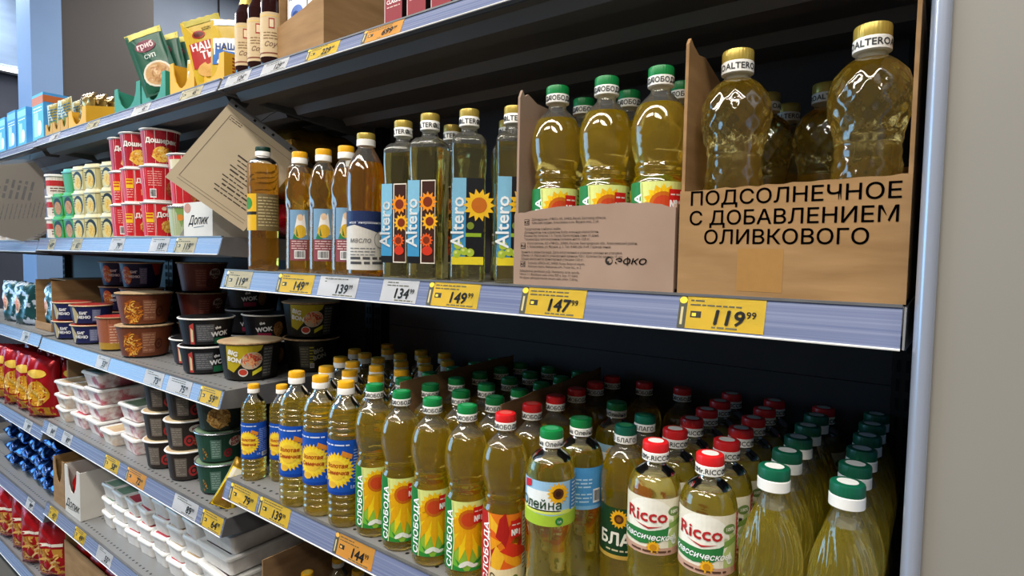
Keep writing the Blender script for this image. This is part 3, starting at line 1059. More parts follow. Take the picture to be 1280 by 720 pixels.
# --- pear-shaped twisted bottle, dark green cap
pf = smooth_prof([(0.001, 0.005), (0.020, 0.004), (0.028, 0.0), (0.033, 0.006), (0.0352, 0.03), (0.0345, 0.06), (0.031, 0.092), (0.0305, 0.105), (0.0325, 0.12), (0.0365, 0.145), (0.0382, 0.168), (0.0378, 0.185),
                  (0.0345, 0.204), (0.028, 0.226), (0.0205, 0.245), (0.0152, 0.2585), (0.0140, 0.264), (0.0140, 0.27)], 3)
tw_rf = lambda r, z, th: 0.935 * r * (1 + 0.085 * (abs(math.sin(8 * (th + 15 * z + 1.2 * math.sin(20 * z)))) - 0.5) * min(1, max(0, (0.262 - z) / 0.02)) * min(1, max(0, (z - 0.008) / 0.02)))
K_TWIST = bottle(pf, 0.247, OILP, 108, tw_rf) + cap_parts(0.296, 0.0182, 'cap_darkgreen', None, hh=0.028, qr=True, nr=0.014)

# --- diamond-faceted bottle, gold cap
dpf = smooth_prof([(0.001, 0.003), (0.024, 0.003), (0.032, 0.0), (0.0365, 0.006), (0.0385, 0.03), (0.0388, 0.06), (0.0380, 0.09), (0.0350, 0.125), (0.0332, 0.150), (0.0325, 0.160), (0.0335, 0.172), (0.0365, 0.186), (0.0405, 0.203), (0.0415, 0.218),
                   (0.0385, 0.236), (0.0300, 0.250), (0.0205, 0.2585)], 6)


def d_rf(r, z, th):
    """raised diagonal ridges that meet in diamonds, beaded rings at the waist"""
    if z < 0.006:
        return r
    e = min(1, (0.262 - z) / 0.02)
    if 0.152 < z < 0.178:
        return r * (1 + 0.035 * abs(math.sin((z - 0.152) / 0.0065 * PI / 2)) - 0.02)
    p = abs(math.sin(6 * th + 110 * z)) + abs(math.sin(6 * th - 110 * z))
    return r * (1 + 0.034 * (1 - p) * e)


def faceted():
    return B().lathe(dpf, 120, d_rf).mesh('body', OLIVE, 24)


nk = B().lathe([(0.0200, 0.2585), (0.0158, 0.2625), (0.0142, 0.2655), (0.0142, 0.27)], 24, None, False, False).mesh('neck', CLEAR, 60)
K_DIAMOND = [('body', faceted()), ('neck', nk)] + cap_parts(0.296, 0.0185, 'cap_gold', 'ALTERO', hh=0.029, nr=0.014)

# --- tall square bottle, gold cap
sq = lambda r, z, th: r / ((abs(math.cos(th)) ** 5 + abs(math.sin(th)) ** 5) ** 0.2) if r > 0.02 else r
pf = smooth_prof([(0.001, 0.004), (0.022, 0.004), (0.0265, 0.0), (0.0292, 0.005), (0.0295, 0.03), (0.0288, 0.10), (0.029, 0.15), (0.0282, 0.17), (0.029, 0.19), (0.0292, 0.222), (0.0282, 0.234), (0.0225, 0.2425), (0.0155, 0.2475), (0.0136, 0.252), (0.0132, 0.262)], 3)


def square_label(kind):
    a = Art().rect(-0.026, 0, 0.052, 0.142, '#15161a', 0)
    a.poly([(-0.026, 0.012), (-0.0035, 0.012), (-0.0035, 0.142), (-0.026, 0.142)], '#3f8fbe', 1)
    a.poly([(-0.026, 0.05), (-0.0035, 0.09), (-0.0035, 0.142), (-0.026, 0.142)], '#7fb9d6', 2)
    if kind == 'flower':
        a.rect(-0.001, 0.0, 0.027, 0.142, '#e9dfcf', 1)
        a.rect(0.001, 0.002, 0.024, 0.138, '#3a1c12', 2)
        for i, (x, y, r) in enumerate(((0.012, 0.105, 0.018), (0.016, 0.072, 0.016), (0.010, 0.040, 0.013))):
            a.flower(x, y, r, ('#ef8f1c', '#f3b022', '#e0561c')[i], '#7a2c10', 3, 12)
        a.disc(0.012, 0.022, 0.010, 0.008, '#c9341c', 6)
    else:
        a.flower(0.018, 0.098, 0.027, '#f0bd25', '#c46a1a', 3, 14)
        a.disc(0.004, 0.064, 0.006, 0.006, '#7a8a2c', 4)
        for x, y in ((-0.016, 0.032), (-0.006, 0.022), (-0.018, 0.018), (0.004, 0.020)):
            a.disc(x, y, 0.0068, 0.0068, '#a9bf3a', 4)
            a.disc(x - 0.0015, y + 0.002, 0.0025, 0.0025, '#d3df7a', 5)
        a.rect(-0.026, 0.0, 0.052, 0.013, '#e3cf2c', 3)
        a.rect(-0.004, 0.046, 0.026, 0.006, '#8fae2a', 3)
    a.text('Altero', -0.0075, 0.028, 0.030, '#f4f7f8', 7, bold=0.015, rot=PI / 2, align='LEFT', sx=1.05)
    return a.mesh('label', on_front(-0.0304, 0, 0.028))


def square_side(dark):
    a = Art().rect(-0.024, 0, 0.048, 0.142, '#b9b48c' if not dark else '#24221a', 0)
    a.rect(-0.020, 0.10, 0.018, 0.035, '#d8a94a', 1)
    a.disc(0.006, 0.05, 0.012, 0.03, '#c2701c', 1)
    a.words(-0.018, 0.086, 0.036, 9, 0.008, 0.0025, '#6a6440', 2, seed=4)
    return a.mesh('side_label', on_right(0.0299, 0, 0.028))


sqd = lambda r, z, th: sq(r, z, th) * (1 + (0.035 * (abs(math.sin(2 * th + 26 * z)) - 0.6) * min(1, (z - 0.03) / 0.05) * min(1, max(0, (0.235 - z) / 0.02)) if z > 0.03 else 0))
sqb = bottle(smooth_prof(pf, 2), 0.226, CLEAROIL, 72, sqd)
capsq = cap_parts(0.287, 0.0165, 'cap_gold', 'ALTERO', hh=0.029, nr=0.0132, split=0.55)
K_SQF = sqb + [('label', square_label('flower'))] + capsq
K_SQO = sqb + [('label', square_label('olive'))] + capsq

# --- amber bottles on the middle shelf
pf = smooth_prof([(0.001, 0.004), (0.022, 0.004), (0.029, 0.0), (0.033, 0.005), (0.034, 0.03), (0.0335, 0.09), (0.0335, 0.178), (0.0345, 0.19), (0.0342, 0.215), (0.0345, 0.24), (0.031, 0.252), (0.021, 0.261), (0.0135, 0.265), (0.0132, 0.27)], 2)
a = Art().rect(-0.065, 0, 0.13, 0.084, '#7a6a48', 0)
a.rect(-0.05, 0, 0.044, 0.084, '#e0b022', 1)
a.disc(-0.030, 0.062, 0.014, 0.014, '#3f8a3a', 2)
a.rect(-0.05, 0.036, 0.044, 0.007, '#2c2416', 2)
a.words(-0.002, 0.074, 0.05, 10, 0.007, 0.0022, '#c9b98a', 2, seed=7)
K_AMBG = bottle(pf, 0.245, AMBER) + [('label', a.mesh('label', on_cyl(0.0340, 0.092), step=0.006))] + cap_parts(0.286, 0.0165, 'cap_blackgreen', None, hh=0.022)

pf = smooth_prof([(0.001, 0.004), (0.018, 0.004), (0.024, 0.0), (0.028, 0.005), (0.029, 0.02), (0.0285, 0.08), (0.0278, 0.13), (0.0292, 0.15), (0.0305, 0.165), (0.030, 0.182), (0.0255, 0.205), (0.0185, 0.224), (0.0138, 0.232), (0.0132, 0.238)], 2)
flu = lambda r, z, th: r * (1 + (0.035 * math.sin(8 * th + 60 * z) * math.sin(120 * z) if 0.13 < z < 0.205 else 0))
a = Art().rect(-0.020, 0, 0.040, 0.108, '#8a4a52', 0)
a.rect(-0.020, 0.045, 0.040, 0.063, '#7aa0c0', 1)
a.poly([(-0.012, 0.05), (-0.004, 0.096), (0.004, 0.086), (0.010, 0.10), (0.016, 0.055)], '#f0ece6', 2)
a.disc(0.002, 0.092, 0.006, 0.007, '#e8c9a6', 3)
a.disc(0.002, 0.062, 0.012, 0.014, '#d9b032', 3)
a.poly([(-0.014, 0.046), (-0.006, 0.07), (0.0, 0.046)], '#2f7f4a', 3)
a.words(-0.016, 0.040, 0.032, 4, 0.005, 0.002, '#e2c2c0', 2, seed=5)
a.barcode(-0.010, 0.004, 0.022, 0.018)
K_AMBS = bottle(smooth_prof(pf, 2), 0.214, GOLD, 60, flu) + [('label', a.mesh('label', on_cyl(0.0294, 0.026), step=0.006))] + cap_parts(0.26, 0.0162, 'cap_yellow', None, hh=0.026)

pf = smooth_prof([(0.001, 0.004), (0.024, 0.004), (0.031, 0.0), (0.035, 0.005), (0.0355, 0.012), (0.0352, 0.07), (0.0352, 0.126), (0.0365, 0.14), (0.0372, 0.16), (0.037, 0.185), (0.034, 0.208), (0.026, 0.228), (0.0175, 0.243), (0.0142, 0.25)], 2)
a = Art().rect(-0.072, 0, 0.144, 0.112, '#cfcbc3', 0)
a.poly([(-0.072, 0.078), (-0.072, 0.112), (0.072, 0.112), (0.072, 0.086), (0.03, 0.070), (-0.02, 0.086)], '#1f2f5a', 1)
a.text('масло', -0.010, 0.052, 0.014, '#5a5a5e', 3, shear=0.2)
a.words(-0.03, 0.040, 0.05, 3, 0.006, 0.002, '#7a7a7e', 2, seed=7)
a.disc(0.034, 0.058, 0.017, 0.017, '#8a8a8c', 2)
a.disc(0.034, 0.058, 0.0155, 0.0155, '#cfcbc3', 3)
a.text('R', 0.034, 0.052, 0.017, '#8a7a6a', 4)
a.words(-0.03, 0.020, 0.07, 2, 0.009, 0.005, '#4a4a4c', 2, seed=9)
a.text('нерафинированное', 0.0, 0.088, 0.007, '#e8ecf4', 4)
K_AMBW = bottle(pf, 0.218, AMBER) + [('label', a.mesh('label', on_cyl(0.0357, 0.012), step=0.006))] + cap_parts(0.275, 0.0175, 'cap_gold', None, hh=0.025, nr=0.0142)


def face(x, y, f=1.0, extra=0.0):
    """turn a label towards the aisle side the bottle is seen from"""
    return f * math.atan2(0 - x, 0.7 + y) + extra


# ---- lower oil shelf
z = ZA['low']
rn = random.Random(5)
place(K_SEED, 'oil_bottle', 'small yellow-capped oil bottle at the far left end of the lower oil shelf', 'bottle', (-1.318, 0.045, z), face(-1.318, 0.045, 0.9), 'yellow-capped blue-label bottles', 0.79)
place(K_SEED, 'oil_bottle', 'second small yellow-capped oil bottle, half hidden behind the leftmost one', 'bottle', (-1.262, 0.085, z), face(-1.26, 0.085, 0.95), 'yellow-capped blue-label bottles', 0.79)
cols = [(-1.115, 'left', [0.028 + 0.0755 * q for q in range(6)]), (-1.037, 'middle', [0.034 + 0.0755 * q for q in range(6)]), (-0.955, 'right', [0.036 + 0.0755 * q for q in range(5)]),
        (-1.19, 'outer left', [0.20, 0.277, 0.354]), (-1.263, 'outermost left', [0.30, 0.416])]
for x, nm, ys in cols:
    for i, y in enumerate(ys):
        lb = 'big blue-label oil bottle, front of the %s yellow-capped row' % nm if i == 0 and nm in ('left', 'middle', 'right') else 'yellow-capped oil bottle, %s from the front in the %s row' % (ORD[i], nm)
        jx, jy = rn.uniform(-0.0015, 0.0015), rn.uniform(-0.0008, 0.0008)
        place(K_SEED, 'oil_bottle', lb, 'bottle', (x + jx, y + jy, z), face(x, y, 0.8, rn.uniform(-0.25, 0.25)), 'yellow-capped blue-label bottles')
cols = [(-0.880, 'first', [0.046 + 0.0765 * q for q in range(6)]), (-0.799, 'second', [0.042 + 0.0765 * q for q in range(6)]), (-0.717, 'third', [0.040 + 0.0765 * q for q in range(6)]),
        (-0.638, 'fourth', [0.043 + 0.0765 * q for q in range(6)])]
for x, nm, ys in cols:
    for i, y in enumerate(ys):
        lb = 'green-capped bottle with a big sunflower label, front of the %s such row' % nm if i == 0 else 'green-capped sunflower bottle, %s back in the %s such row' % (ORD[i], nm)
        place(K_SUN, 'oil_bottle', lb, 'bottle', (x, y, z), face(x, y, 1.0 if i == 0 else 0.7, 0.05 if i == 0 else rn.uniform(-0.3, 0.3)), 'green-capped sunflower bottles')
for i, y in enumerate([0.046 + 0.0765 * q for q in range(6)]):
    lb = 'red-capped oil bottle with an orange-red flame flower label at the shelf front' if i == 0 else 'red-capped oil bottle %s back behind the orange-red label' % ORD[i]
    place(K_SUNRED, 'oil_bottle', lb, 'bottle', (-0.558, y, z), face(-0.558, y, 1.0), 'red-capped flame label bottles')
place(K_OL, 'oil_bottle', 'pale oil bottle with a light blue sunflower label and green cap', 'bottle', (-0.459, 0.03, z), face(-0.459, 0.03, 1.0, 0.05), 'pale green-capped bottles')
place(K_OLBACK, 'oil_bottle', 'pale oil bottle turned to show a plain blue label, green cap', 'bottle', (-0.4525, 0.108, z), face(-0.449, 0.107, 1.0), 'pale green-capped bottles')
place(K_OL, 'oil_bottle', 'pale green-capped oil bottle at the back between red and teal caps', 'bottle', (-0.455, 0.241, z), face(-0.455, 0.241, 0.3), 'pale green-capped bottles')
for i, (x, y, lb) in enumerate(((-0.4805, 0.420, 'red-capped oil bottle alone at the back wall, left one'), (-0.400, 0.420, 'red-capped oil bottle alone at the back wall, right one'))):
    place(K_SUNRED, 'oil_bottle', lb, 'bottle', (x, y, z), 0.3, 'red-capped flame label bottles')
place(K_BLAGO, 'oil_bottle', 'dark green labelled oil bottle with a teal cap in front', 'bottle', (-0.3795, 0.118, z), face(-0.387, 0.11, 1.0, 0.1), 'teal-capped bottles')
place(K_BLAGO, 'oil_bottle', 'teal-capped oil bottle behind the front dark-labelled one', 'bottle', (-0.3805, 0.194, z), face(-0.385, 0.19, 0.9), 'teal-capped bottles')
for x, nm, ys in ((-0.309, 'left', [0.066 + 0.0738 * q for q in range(6)]), (-0.232, 'right', [0.062 + 0.0738 * q for q in range(6)])):
    for i, y in enumerate(ys[:6]):
        lb = 'cream-labelled oil bottle with a red cap, front of the %s row' % nm if i == 0 else 'red-capped cream-label bottle, %s back in the %s row' % (ORD[i], nm)
        place(K_RICCO, 'oil_bottle', lb, 'bottle', (x, y, z), face(x, y, 1.0 if i == 0 else 0.8, 0.1), 'red-capped cream-label bottles')
for x, nm, ys in ((-0.152, 'left', [0.056 + 0.0752 * q for q in range(5)]), (-0.0735, 'right', [0.056 + 0.0752 * q for q in range(6)])):
    for i, y in enumerate(ys):
        lb = 'pear-shaped twisted oil bottle with a dark green cap, front %s' % nm if i == 0 else 'twisted dark-green-capped bottle, %s back in the %s row' % (ORD[i], nm)
        place(K_TWIST, 'oil_bottle', lb, 'bottle', (x, y, z), rn.uniform(0, 6), 'twisted green-capped bottles')
place(K_RICCO, 'oil_bottle', 'red-capped bottle last behind the left twisted row', 'bottle', (-0.152, 0.432, z), 0.3, 'red-capped cream-label bottles')

# torn cardboard walls left around the sunflower bottles
def torn_wall(x, y0, y1, z0, h0, h1, label, seed):
    r_ = random.Random(seed)
    n = 22
    top = [(y0 + (y1 - y0) * i / n, z0 + h0 + (h1 - h0) * i / n + r_.uniform(-0.002, 0.002)) for i in range(n + 1)]
    o = link('cardboard_divider', B().prism([(y0, z0), (y1, z0)] + top[::-1], 'x', x - 0.0008, x + 0.0008).mesh('cardboard_divider', 'card_dark'))
    tag(o, label, 'cardboard')


torn_wall(-0.8395, 0.075, 0.45, z + 0.0005, 0.297, 0.303, 'brown cardboard divider standing between green-capped rows on the left', 3)
torn_wall(-0.598, 0.085, 0.45, z + 0.0005, 0.292, 0.303, 'brown cardboard divider standing between green caps and red caps', 4)

# ---- middle oil shelf
z = ZA['mid']
place(K_AMBG, 'oil_bottle', 'amber oil bottle with a dark green cap at the left end of the middle shelf', 'bottle', (-1.280, 0.05, z), face(-1.28, 0.05, 0.75), 'amber oil bottles')
place(K_AMBG, 'oil_bottle', 'dark-capped amber bottle half hidden behind the small yellow caps', 'bottle', (-1.255, 0.135, z), face(-1.25, 0.12, 0.6), 'amber oil bottles')
for i, (x, y, lb) in enumerate(((-1.128, 0.046, 'small amber bottle with a yellow cap, leftmost of three in front'), (-1.052, 0.052, 'small amber bottle with a yellow cap, middle of three in front'),
                                (-0.982, 0.056, 'small amber bottle with a yellow cap beside the white-labelled bottle'), (-1.06, 0.135, 'small yellow-capped amber bottle in the second row'))):
    place(K_AMBS, 'oil_bottle', lb, 'bottle', (x, y, z), face(x, y, 0.95), 'small amber bottles')
place(K_AMBW, 'oil_bottle', 'large amber oil bottle with a white and navy label', 'bottle', (-0.907, 0.045, z), face(-0.907, 0.045, 0.95), 'amber oil bottles')
for i, (x, y, K, e, lb) in enumerate(((-0.806, 0.048, K_SQF, -0.55, 'square oil bottle with orange flower label, leftmost of four'), (-0.726, 0.036, K_SQF, -0.45, 'square oil bottle with orange flower label, second of four'),
                                      (-0.648, 0.050, K_SQO, 0.0, 'square oil bottle with olives label, third of four'), (-0.572, 0.074, K_SQO, 0.05, 'square oil bottle with olives label against the carton'),
                                      (-0.752, 0.122, K_SQF, -0.3, 'square oil bottle standing behind the flower-labelled pair'), (-0.640, 0.148, K_SQO, 0.1, 'square oil bottle standing behind the olives-labelled pair'))):
    place(K, 'oil_bottle', lb, 'bottle', (x, y, z), face(x, y, 1.0, e), 'square gold-capped bottles')
z0 = z + 0.006
for i, (x, y) in enumerate(((-0.4765, 0.054), (-0.394, 0.054), (-0.3130, 0.054), (-0.4765, 0.134), (-0.397, 0.134), (-0.3145, 0.134))):
    lb = 'green-capped bottle in the smaller carton, %s in front' % ('left', 'middle', 'right')[i] if i < 3 else 'green-capped bottle in the smaller carton, %s at the back' % ('left', 'middle', 'right')[i - 3]
    place(K_SUN, 'oil_bottle', lb, 'bottle', (x, y, z0), face(x, y, 1.0, 0.1), 'bottles in the smaller carton')
for x, y, lb in ((-0.214, 0.056, 'faceted gold-capped bottle at the front left of the lettered carton'), (-0.071, 0.056, 'faceted gold-capped bottle at the front right of the lettered carton'),
                 (-0.228, 0.272, 'faceted gold-capped bottle at the back left of the lettered carton'), (-0.145, 0.262, 'faceted gold-capped bottle at the back middle of the lettered carton'),
                 (-0.215, 0.355, 'faceted gold-capped bottle in the darkest corner of the lettered carton')):
    place(K_DIAMOND, 'oil_bottle', lb, 'bottle', (x, y, z0), rn.uniform(0, 0.5), 'faceted bottles in the lettered carton')


# open cartons holding bottles
def carton(x0, x1, y0, y1, zb, zf, zl, zr, zbk, m, art, label, lshape=None, rshape=None, extra=()):
    th = 0.004
    r_ = random.Random(int(abs(x0) * 1000))
    n = 26
    top = [(x0 + (x1 - x0) * i / n, zf(i / n) + r_.uniform(-0.0012, 0.0012)) for i in range(n + 1)]
    parts = [('front_panel', B().prism([(x0, zb), (x1, zb)] + top[::-1], 'y', y0, y0 + th).mesh('front_panel', m), [('print', art)] + list(extra))]
    parts.append(('bottom_panel', B().box(x0, x1, y0 + th, y1, zb, zb + 0.004).mesh('bottom_panel', m)))
    for nm, xx, sh, zt in (('side_panel', x0, lshape, zl), ('side_panel', x1 - th, rshape, zr)):
        prof = sh or [(y0 + th, zt), (y1, zt)]
        pts = [(y0 + th, zb), (y1, zb)] + prof[::-1]
        parts.append((nm, B().prism(pts, 'x', xx, xx + th).mesh(nm, m)))
    parts.append(('back_panel', B().box(x0 + th, x1 - th, y1 - th, y1, zb, zbk).mesh('back_panel', m)))
    return place(parts, 'carton', label, 'carton', (0, 0, 0))


zb = z + 0.001
a = Art()
for i, (k, yy) in enumerate((('KZ', 0.089), ('RU', 0.054), ('AZ', 0.027))):
    x = 0.013 + (0.006 if i == 0 else 0)
    a.rect(x, yy, 0.0085, 0.0085, '#3b2f28', 1).rect(x + 0.0008, yy + 0.0008, 0.0069, 0.0069, '#9b8170', 2)
    a.text(k, x + 0.0043, yy + 0.0022, 0.0055, '#3b2f28', 3, bold=0.03)
a.text('Дайындаушы: «ЭФКО» АҚ, 309850, Ресей, Белгород облысы,', 0.032, 0.0955, 0.0048, '#4a3c33', 2, align='LEFT', sx=0.88)
a.text('Алексеев ауданы, Алексеевка қ-сы, Фрунзе көш., 2 үй.', 0.032, 0.0905, 0.0048, '#4a3c33', 2, align='LEFT', sx=0.88)
for i, s_ in enumerate(('Тазартылған күнбағыс майы.', 'Дайындалған күні қораптың бүйір жағында көрсетілген.', 'Көлемі бір бөтелке 1 л. Тауар бірліктерінің саны 15 дана.', 'Тасымалдау қаптамасының салмағы нетто 13,8 кг.')):
    a.text(s_, 0.019, 0.0815 - i * 0.005, 0.0048, '#4a3c33', 2, align='LEFT', sx=0.95)
a.text('Изготовитель: АО «ЭФКО», 309850, Россия, Белгородская обл., Алексеевский район,', 0.025, 0.0605, 0.0048, '#4a3c33', 2, align='LEFT', sx=0.9)
a.text('г. Алексеевка, ул. Фрунзе, д. 2. Тел: 8-800-200-19-49. Горячая линия', 0.025, 0.0555, 0.0048, '#4a3c33', 2, align='LEFT', sx=0.9)
for i, s_ in enumerate(('Хранить в закрытом виде. Дата изготовления и упаковки указана на упаковке.', 'Объем 1 л. Масса нетто упаковочной единицы 920 г. Количество единиц: 15 шт.', 'Общая масса нетто транспортной упаковки 13,8 кг.')):
    a.text(s_, 0.014, 0.0475 - i * 0.005, 0.0048, '#4a3c33', 2, align='LEFT', sx=0.9)
for i, s_ in enumerate(('İstehsalçı: «EFKO» AC, 309850, Rusiya, Belqorod vilayəti,', 'Alekseyev rayonu, Alekseyevka şəh., Frunze küç., ev 2.')):
    a.text(s_, 0.027, 0.0315 - i * 0.005, 0.0048, '#4a3c33', 2, align='LEFT', sx=0.85)
for i, s_ in enumerate(('Saflaşdırılmış günəbaxan yağı. Hazırlanma tarixi qutuda.', 'Həcmi 1 l. Butulkanın xalis çəkisi 920 q. Sayı: 15 ədəd.', 'Nəqliyyat qablaşdırmasının ümumi xalis çəkisi 13,8 kq.')):
    a.text(s_, 0.012, 0.0195 - i * 0.005, 0.0048, '#4a3c33', 2, align='LEFT', sx=0.95)
a.rect(0.1868, 0.0325, 0.0016, 0.0115, '#2b231e', 3).text('ЭОКО', 0.168, 0.0345, 0.0105, '#2b231e', 3, bold=0.018, shear=0.2, sx=1.5, align='LEFT')
a.disc(0.160, 0.0385, 0.0055, 0.0055, '#2b231e', 2).disc(0.1615, 0.0385, 0.0035, 0.0035, '#9b8170', 3).disc(0.159, 0.0365, 0.0022, 0.0015, '#2b231e', 4)
pr = a.mesh('print', on_front(0.010, -0.521, zb), PRINTM)
carton(-0.521, -0.270, 0.010, 0.185, zb, lambda t_: zb + 0.106 + 0.010 * math.sin(min(t_ * 1.4, 1) * PI * 0.6) + (0.0 if t_ < 0.86 else -0.06 * (t_ - 0.86)), 1.69, 1.70, 1.55, 'card_grey', pr,
       'smaller open cardboard carton with small print, holding green-capped bottles',
       [(0.014, 1.688), (0.02, 1.700), (0.026, 1.692), (0.035, 1.697), (0.06, 1.688), (0.12, 1.686), (0.185, 1.684)], [(0.014, 1.52), (0.185, 1.52)])
a = Art()
for i, (s_, yy, xx) in enumerate((('ПОДСОЛНЕЧНОЕ', 0.1085, 0.122), ('С ДОБАВЛЕНИЕМ', 0.0845, 0.1215), ('ОЛИВКОВОГО', 0.0615, 0.118))):
    a.text(s_, xx, yy, 0.0235, '#2e2119', 1, bold=0.008, sx=1.05 if i else 1.08)
a.rect(0.072, 0.006, 0.05, 0.05, '#a1763f', 0)
tapep = Art()
pr = a.mesh('print', on_front(0.010, -0.265, zb), PRINTM)
carton(-0.265, -0.026, 0.010, 0.40, zb, lambda t_: zb + 0.126 + 0.007 * t_, 1.70, 1.72, 1.60, 'card', pr,
       'large open cardboard carton with big dark lettering, holding faceted bottles',
       [(0.014, 1.716), (0.020, 1.724), (0.030, 1.718), (0.05, 1.712), (0.075, 1.716), (0.14, 1.70), (0.25, 1.66), (0.40, 1.62)],
       [(0.014, 1.73), (0.03, 1.742), (0.05, 1.734), (0.10, 1.737), (0.4, 1.72)])

# ------------------------------------------------------------------ noodle bowls and cups
def bowl(rt, rb, h, lid_m, art_fn, body_m, rim='white_plastic', lid=True, seg=40, rim_h=0.004):
    """tapered tub with a rolled rim, printed sleeve and peel-off lid"""
    body = B().lathe([(rb * 0.86, 0.0), (rb * 0.9, 0.0), (rb, 0.004), (rt - 0.003, h - 0.006), (rt - 0.002, h - rim_h)], seg).mesh('tub', body_m, 40)
    rm = B().lathe([(rt - 0.003, h - rim_h), (rt + 0.0005, h - rim_h), (rt + 0.0015, h - rim_h * 0.5), (rt + 0.0005, h - 0.0005), (rt - 0.002, h)], seg).mesh('rim', rim, 40)
    parts = [('tub', body), ('rim', rm)]
    if art_fn:
        z0, z1 = 0.005, h - 0.006
        rf = lambda z_: rb + (rt - 0.003 - rb) * min(max((z_ - 0.004) / (h - 0.010), 0), 1)
        a = art_fn(z1 - z0, (rb + rt) / 2)
        base = on_cyl(rf, 0)
        rm_ = (rb + rt) / 2

        def fn(u, v, off, rf=rf, z0=z0, rm_=rm_):
            q = rf(v + z0) + off
            an = u / rm_
            return (q * math.sin(an), -q * math.cos(an), v + z0)
        parts.append(('sleeve', a.mesh('sleeve', fn, step=0.010)))
    if lid:
        parts.append(('lid', B().lathe([(rt - 0.0025, h - 0.0004), (rt - 0.004, h + 0.0004), (0.001, h + 0.0002)], seg).mesh('lid', lid_m)))
    return parts


def art_bowl(bg, picture=None, panel=None, logo=None, accent=None, wrap=None, logo_col='#f1efe9', seed=1, extra=None, lcol='#b9a99a', bg2=None):
    def fn(h, r):
        W = 2 * PI * r
        a = Art().rect(-W / 2, 0, W, h, bg, 0)
        if bg2:
            a.poly([(-0.045, h), (-0.055, h * 0.45), (-0.02, h * 0.12), (0.01, h * 0.3), (0.035, h)], bg2, 1)
        if picture:
            cx, cy, rx, ry, cols = picture
            a.disc(cx, cy * h, rx, ry * h, cols[0], 2)
            a.noodles(cx, cy * h, rx * 0.95, ry * h * 0.9, cols, 3, 64, seed)
        if panel:
            x, w_, c = panel
            a.rect(x, h * 0.12, w_, h * 0.72, c, 2)
            a.words(x + 0.003, h * 0.74, w_ - 0.006, 7, h * 0.09, h * 0.032, lcol, 3, seed=seed)
        if accent:
            for x, y, rx, ry, c in accent:
                a.disc(x, y * h, rx, ry * h, c, 4)
                a.disc(x, y * h, rx * 0.6, ry * h * 0.6, bg, 5)
                a.disc(x, y * h, rx * 0.35, ry * h * 0.35, c, 6)
        if logo:
            for t_, x, y, sz, c, rt_ in logo:
                a.text(t_, x, y * h, sz, c, 8, bold=0.05, rot=rt_)
        if extra:
            extra(a, h)
        return a
    return fn


NOOD = ['#8a4716', '#d98a2a', '#e8a83c', '#c8701c', '#f0bf5a', '#a8521a']
K_BROWN = bowl(0.080, 0.062, 0.100, 'insert_cream', art_bowl('#6d3820', (-0.034, 0.42, 0.028, 0.42, NOOD), (-0.004, 0.036, '#8e5840'), None, [(0.042, 0.42, 0.012, 0.2, '#4d2415')], seed=2, lcol='#b98a6a'), 'black_plastic', 'card_edge')
K_REDB = bowl(0.078, 0.060, 0.098, 'insert_brown', art_bowl('#6a2a1f', None, (-0.026, 0.034, '#7d3a2c'), [('BIG', 0.034, 0.66, 0.016, '#5a2a1e', 0.1), ('BON', 0.034, 0.5, 0.014, '#5a2a1e', 0.1)], [(0.018, 0.30, 0.011, 0.16, '#451812')], seed=3, lcol='#a06050',
                                                            extra=lambda a, h: a.disc(0.034, h * 0.66, 0.018, h * 0.2, '#cdb6a6', 6)), 'black_plastic', 'card_edge')
K_NAVY = bowl(0.074, 0.058, 0.095, 'insert_red', art_bowl('#1d1f4a', (-0.050, 0.5, 0.020, 0.4, ['#d8622c', '#f0b04a', '#c9471e', '#e8c38a']), (-0.004, 0.024, '#6d7296'), [('БИГ', -0.022, 0.60, 0.012, '#f1f1f6', 0), ('МЕНЮ', -0.022, 0.40, 0.012, '#f1f1f6', 0)], None, seed=4, lcol='#a9adca',
                                                          extra=lambda a, h: a.poly([(0.034, h), (0.05, h * 0.5), (0.07, h * 0.55), (0.07, h)], '#c0401f', 3)), 'black_plastic', 'insert_cream')
K_NAVYS = bowl(0.066, 0.054, 0.068, 'insert_red', art_bowl('#202456', None, (-0.004, 0.024, '#757a9c'), [('БИГ', -0.030, 0.55, 0.013, '#f1f1f6', 0), ('МЕНЮ', -0.030, 0.30, 0.013, '#f1f1f6', 0)], None, seed=5, lcol='#a9adca',
                                                           extra=lambda a, h: a.poly([(-0.07, h), (-0.06, h), (-0.045, h * 0.5), (-0.06, 0), (-0.07, 0)], '#b9ab84', 3)), 'black_plastic', 'insert_cream')
K_ORANGE = bowl(0.056, 0.044, 0.112, 'insert_red', art_bowl('#9c5a3e', None, (-0.02, 0.034, '#b0674c'), None, None, seed=6, lcol='#e0b59a', extra=lambda a, h: a.rect(-0.1, 0, 0.2, h * 0.22, '#b08a32', 3)), 'black_plastic', 'card_edge')
K_WOK = bowl(0.072, 0.058, 0.076, 'black_plastic', art_bowl('#17161a', None, (-0.034, 0.044, '#55565a'), [('the', 0.020, 0.64, 0.011, '#f0f0f0', 0.2), ('WOK', 0.026, 0.34, 0.018, '#f0f0f0', 0.1)], None, seed=7, lcol='#8b8c90',
                                                            extra=lambda a, h: (a.rect(0.012, 0, 0.03, h * 0.26, '#1d6a44', 2), a.poly([(-0.055, 0.0), (-0.042, 0.0), (-0.040, h * 0.9), (-0.052, h * 0.8)], '#b8403a', 2), a.poly([(-0.052, h * 0.1), (-0.045, h * 0.1), (-0.043, h * 0.6), (-0.049, h * 0.7)], '#dcd2a8', 3))), 'black_plastic', 'lid_white')
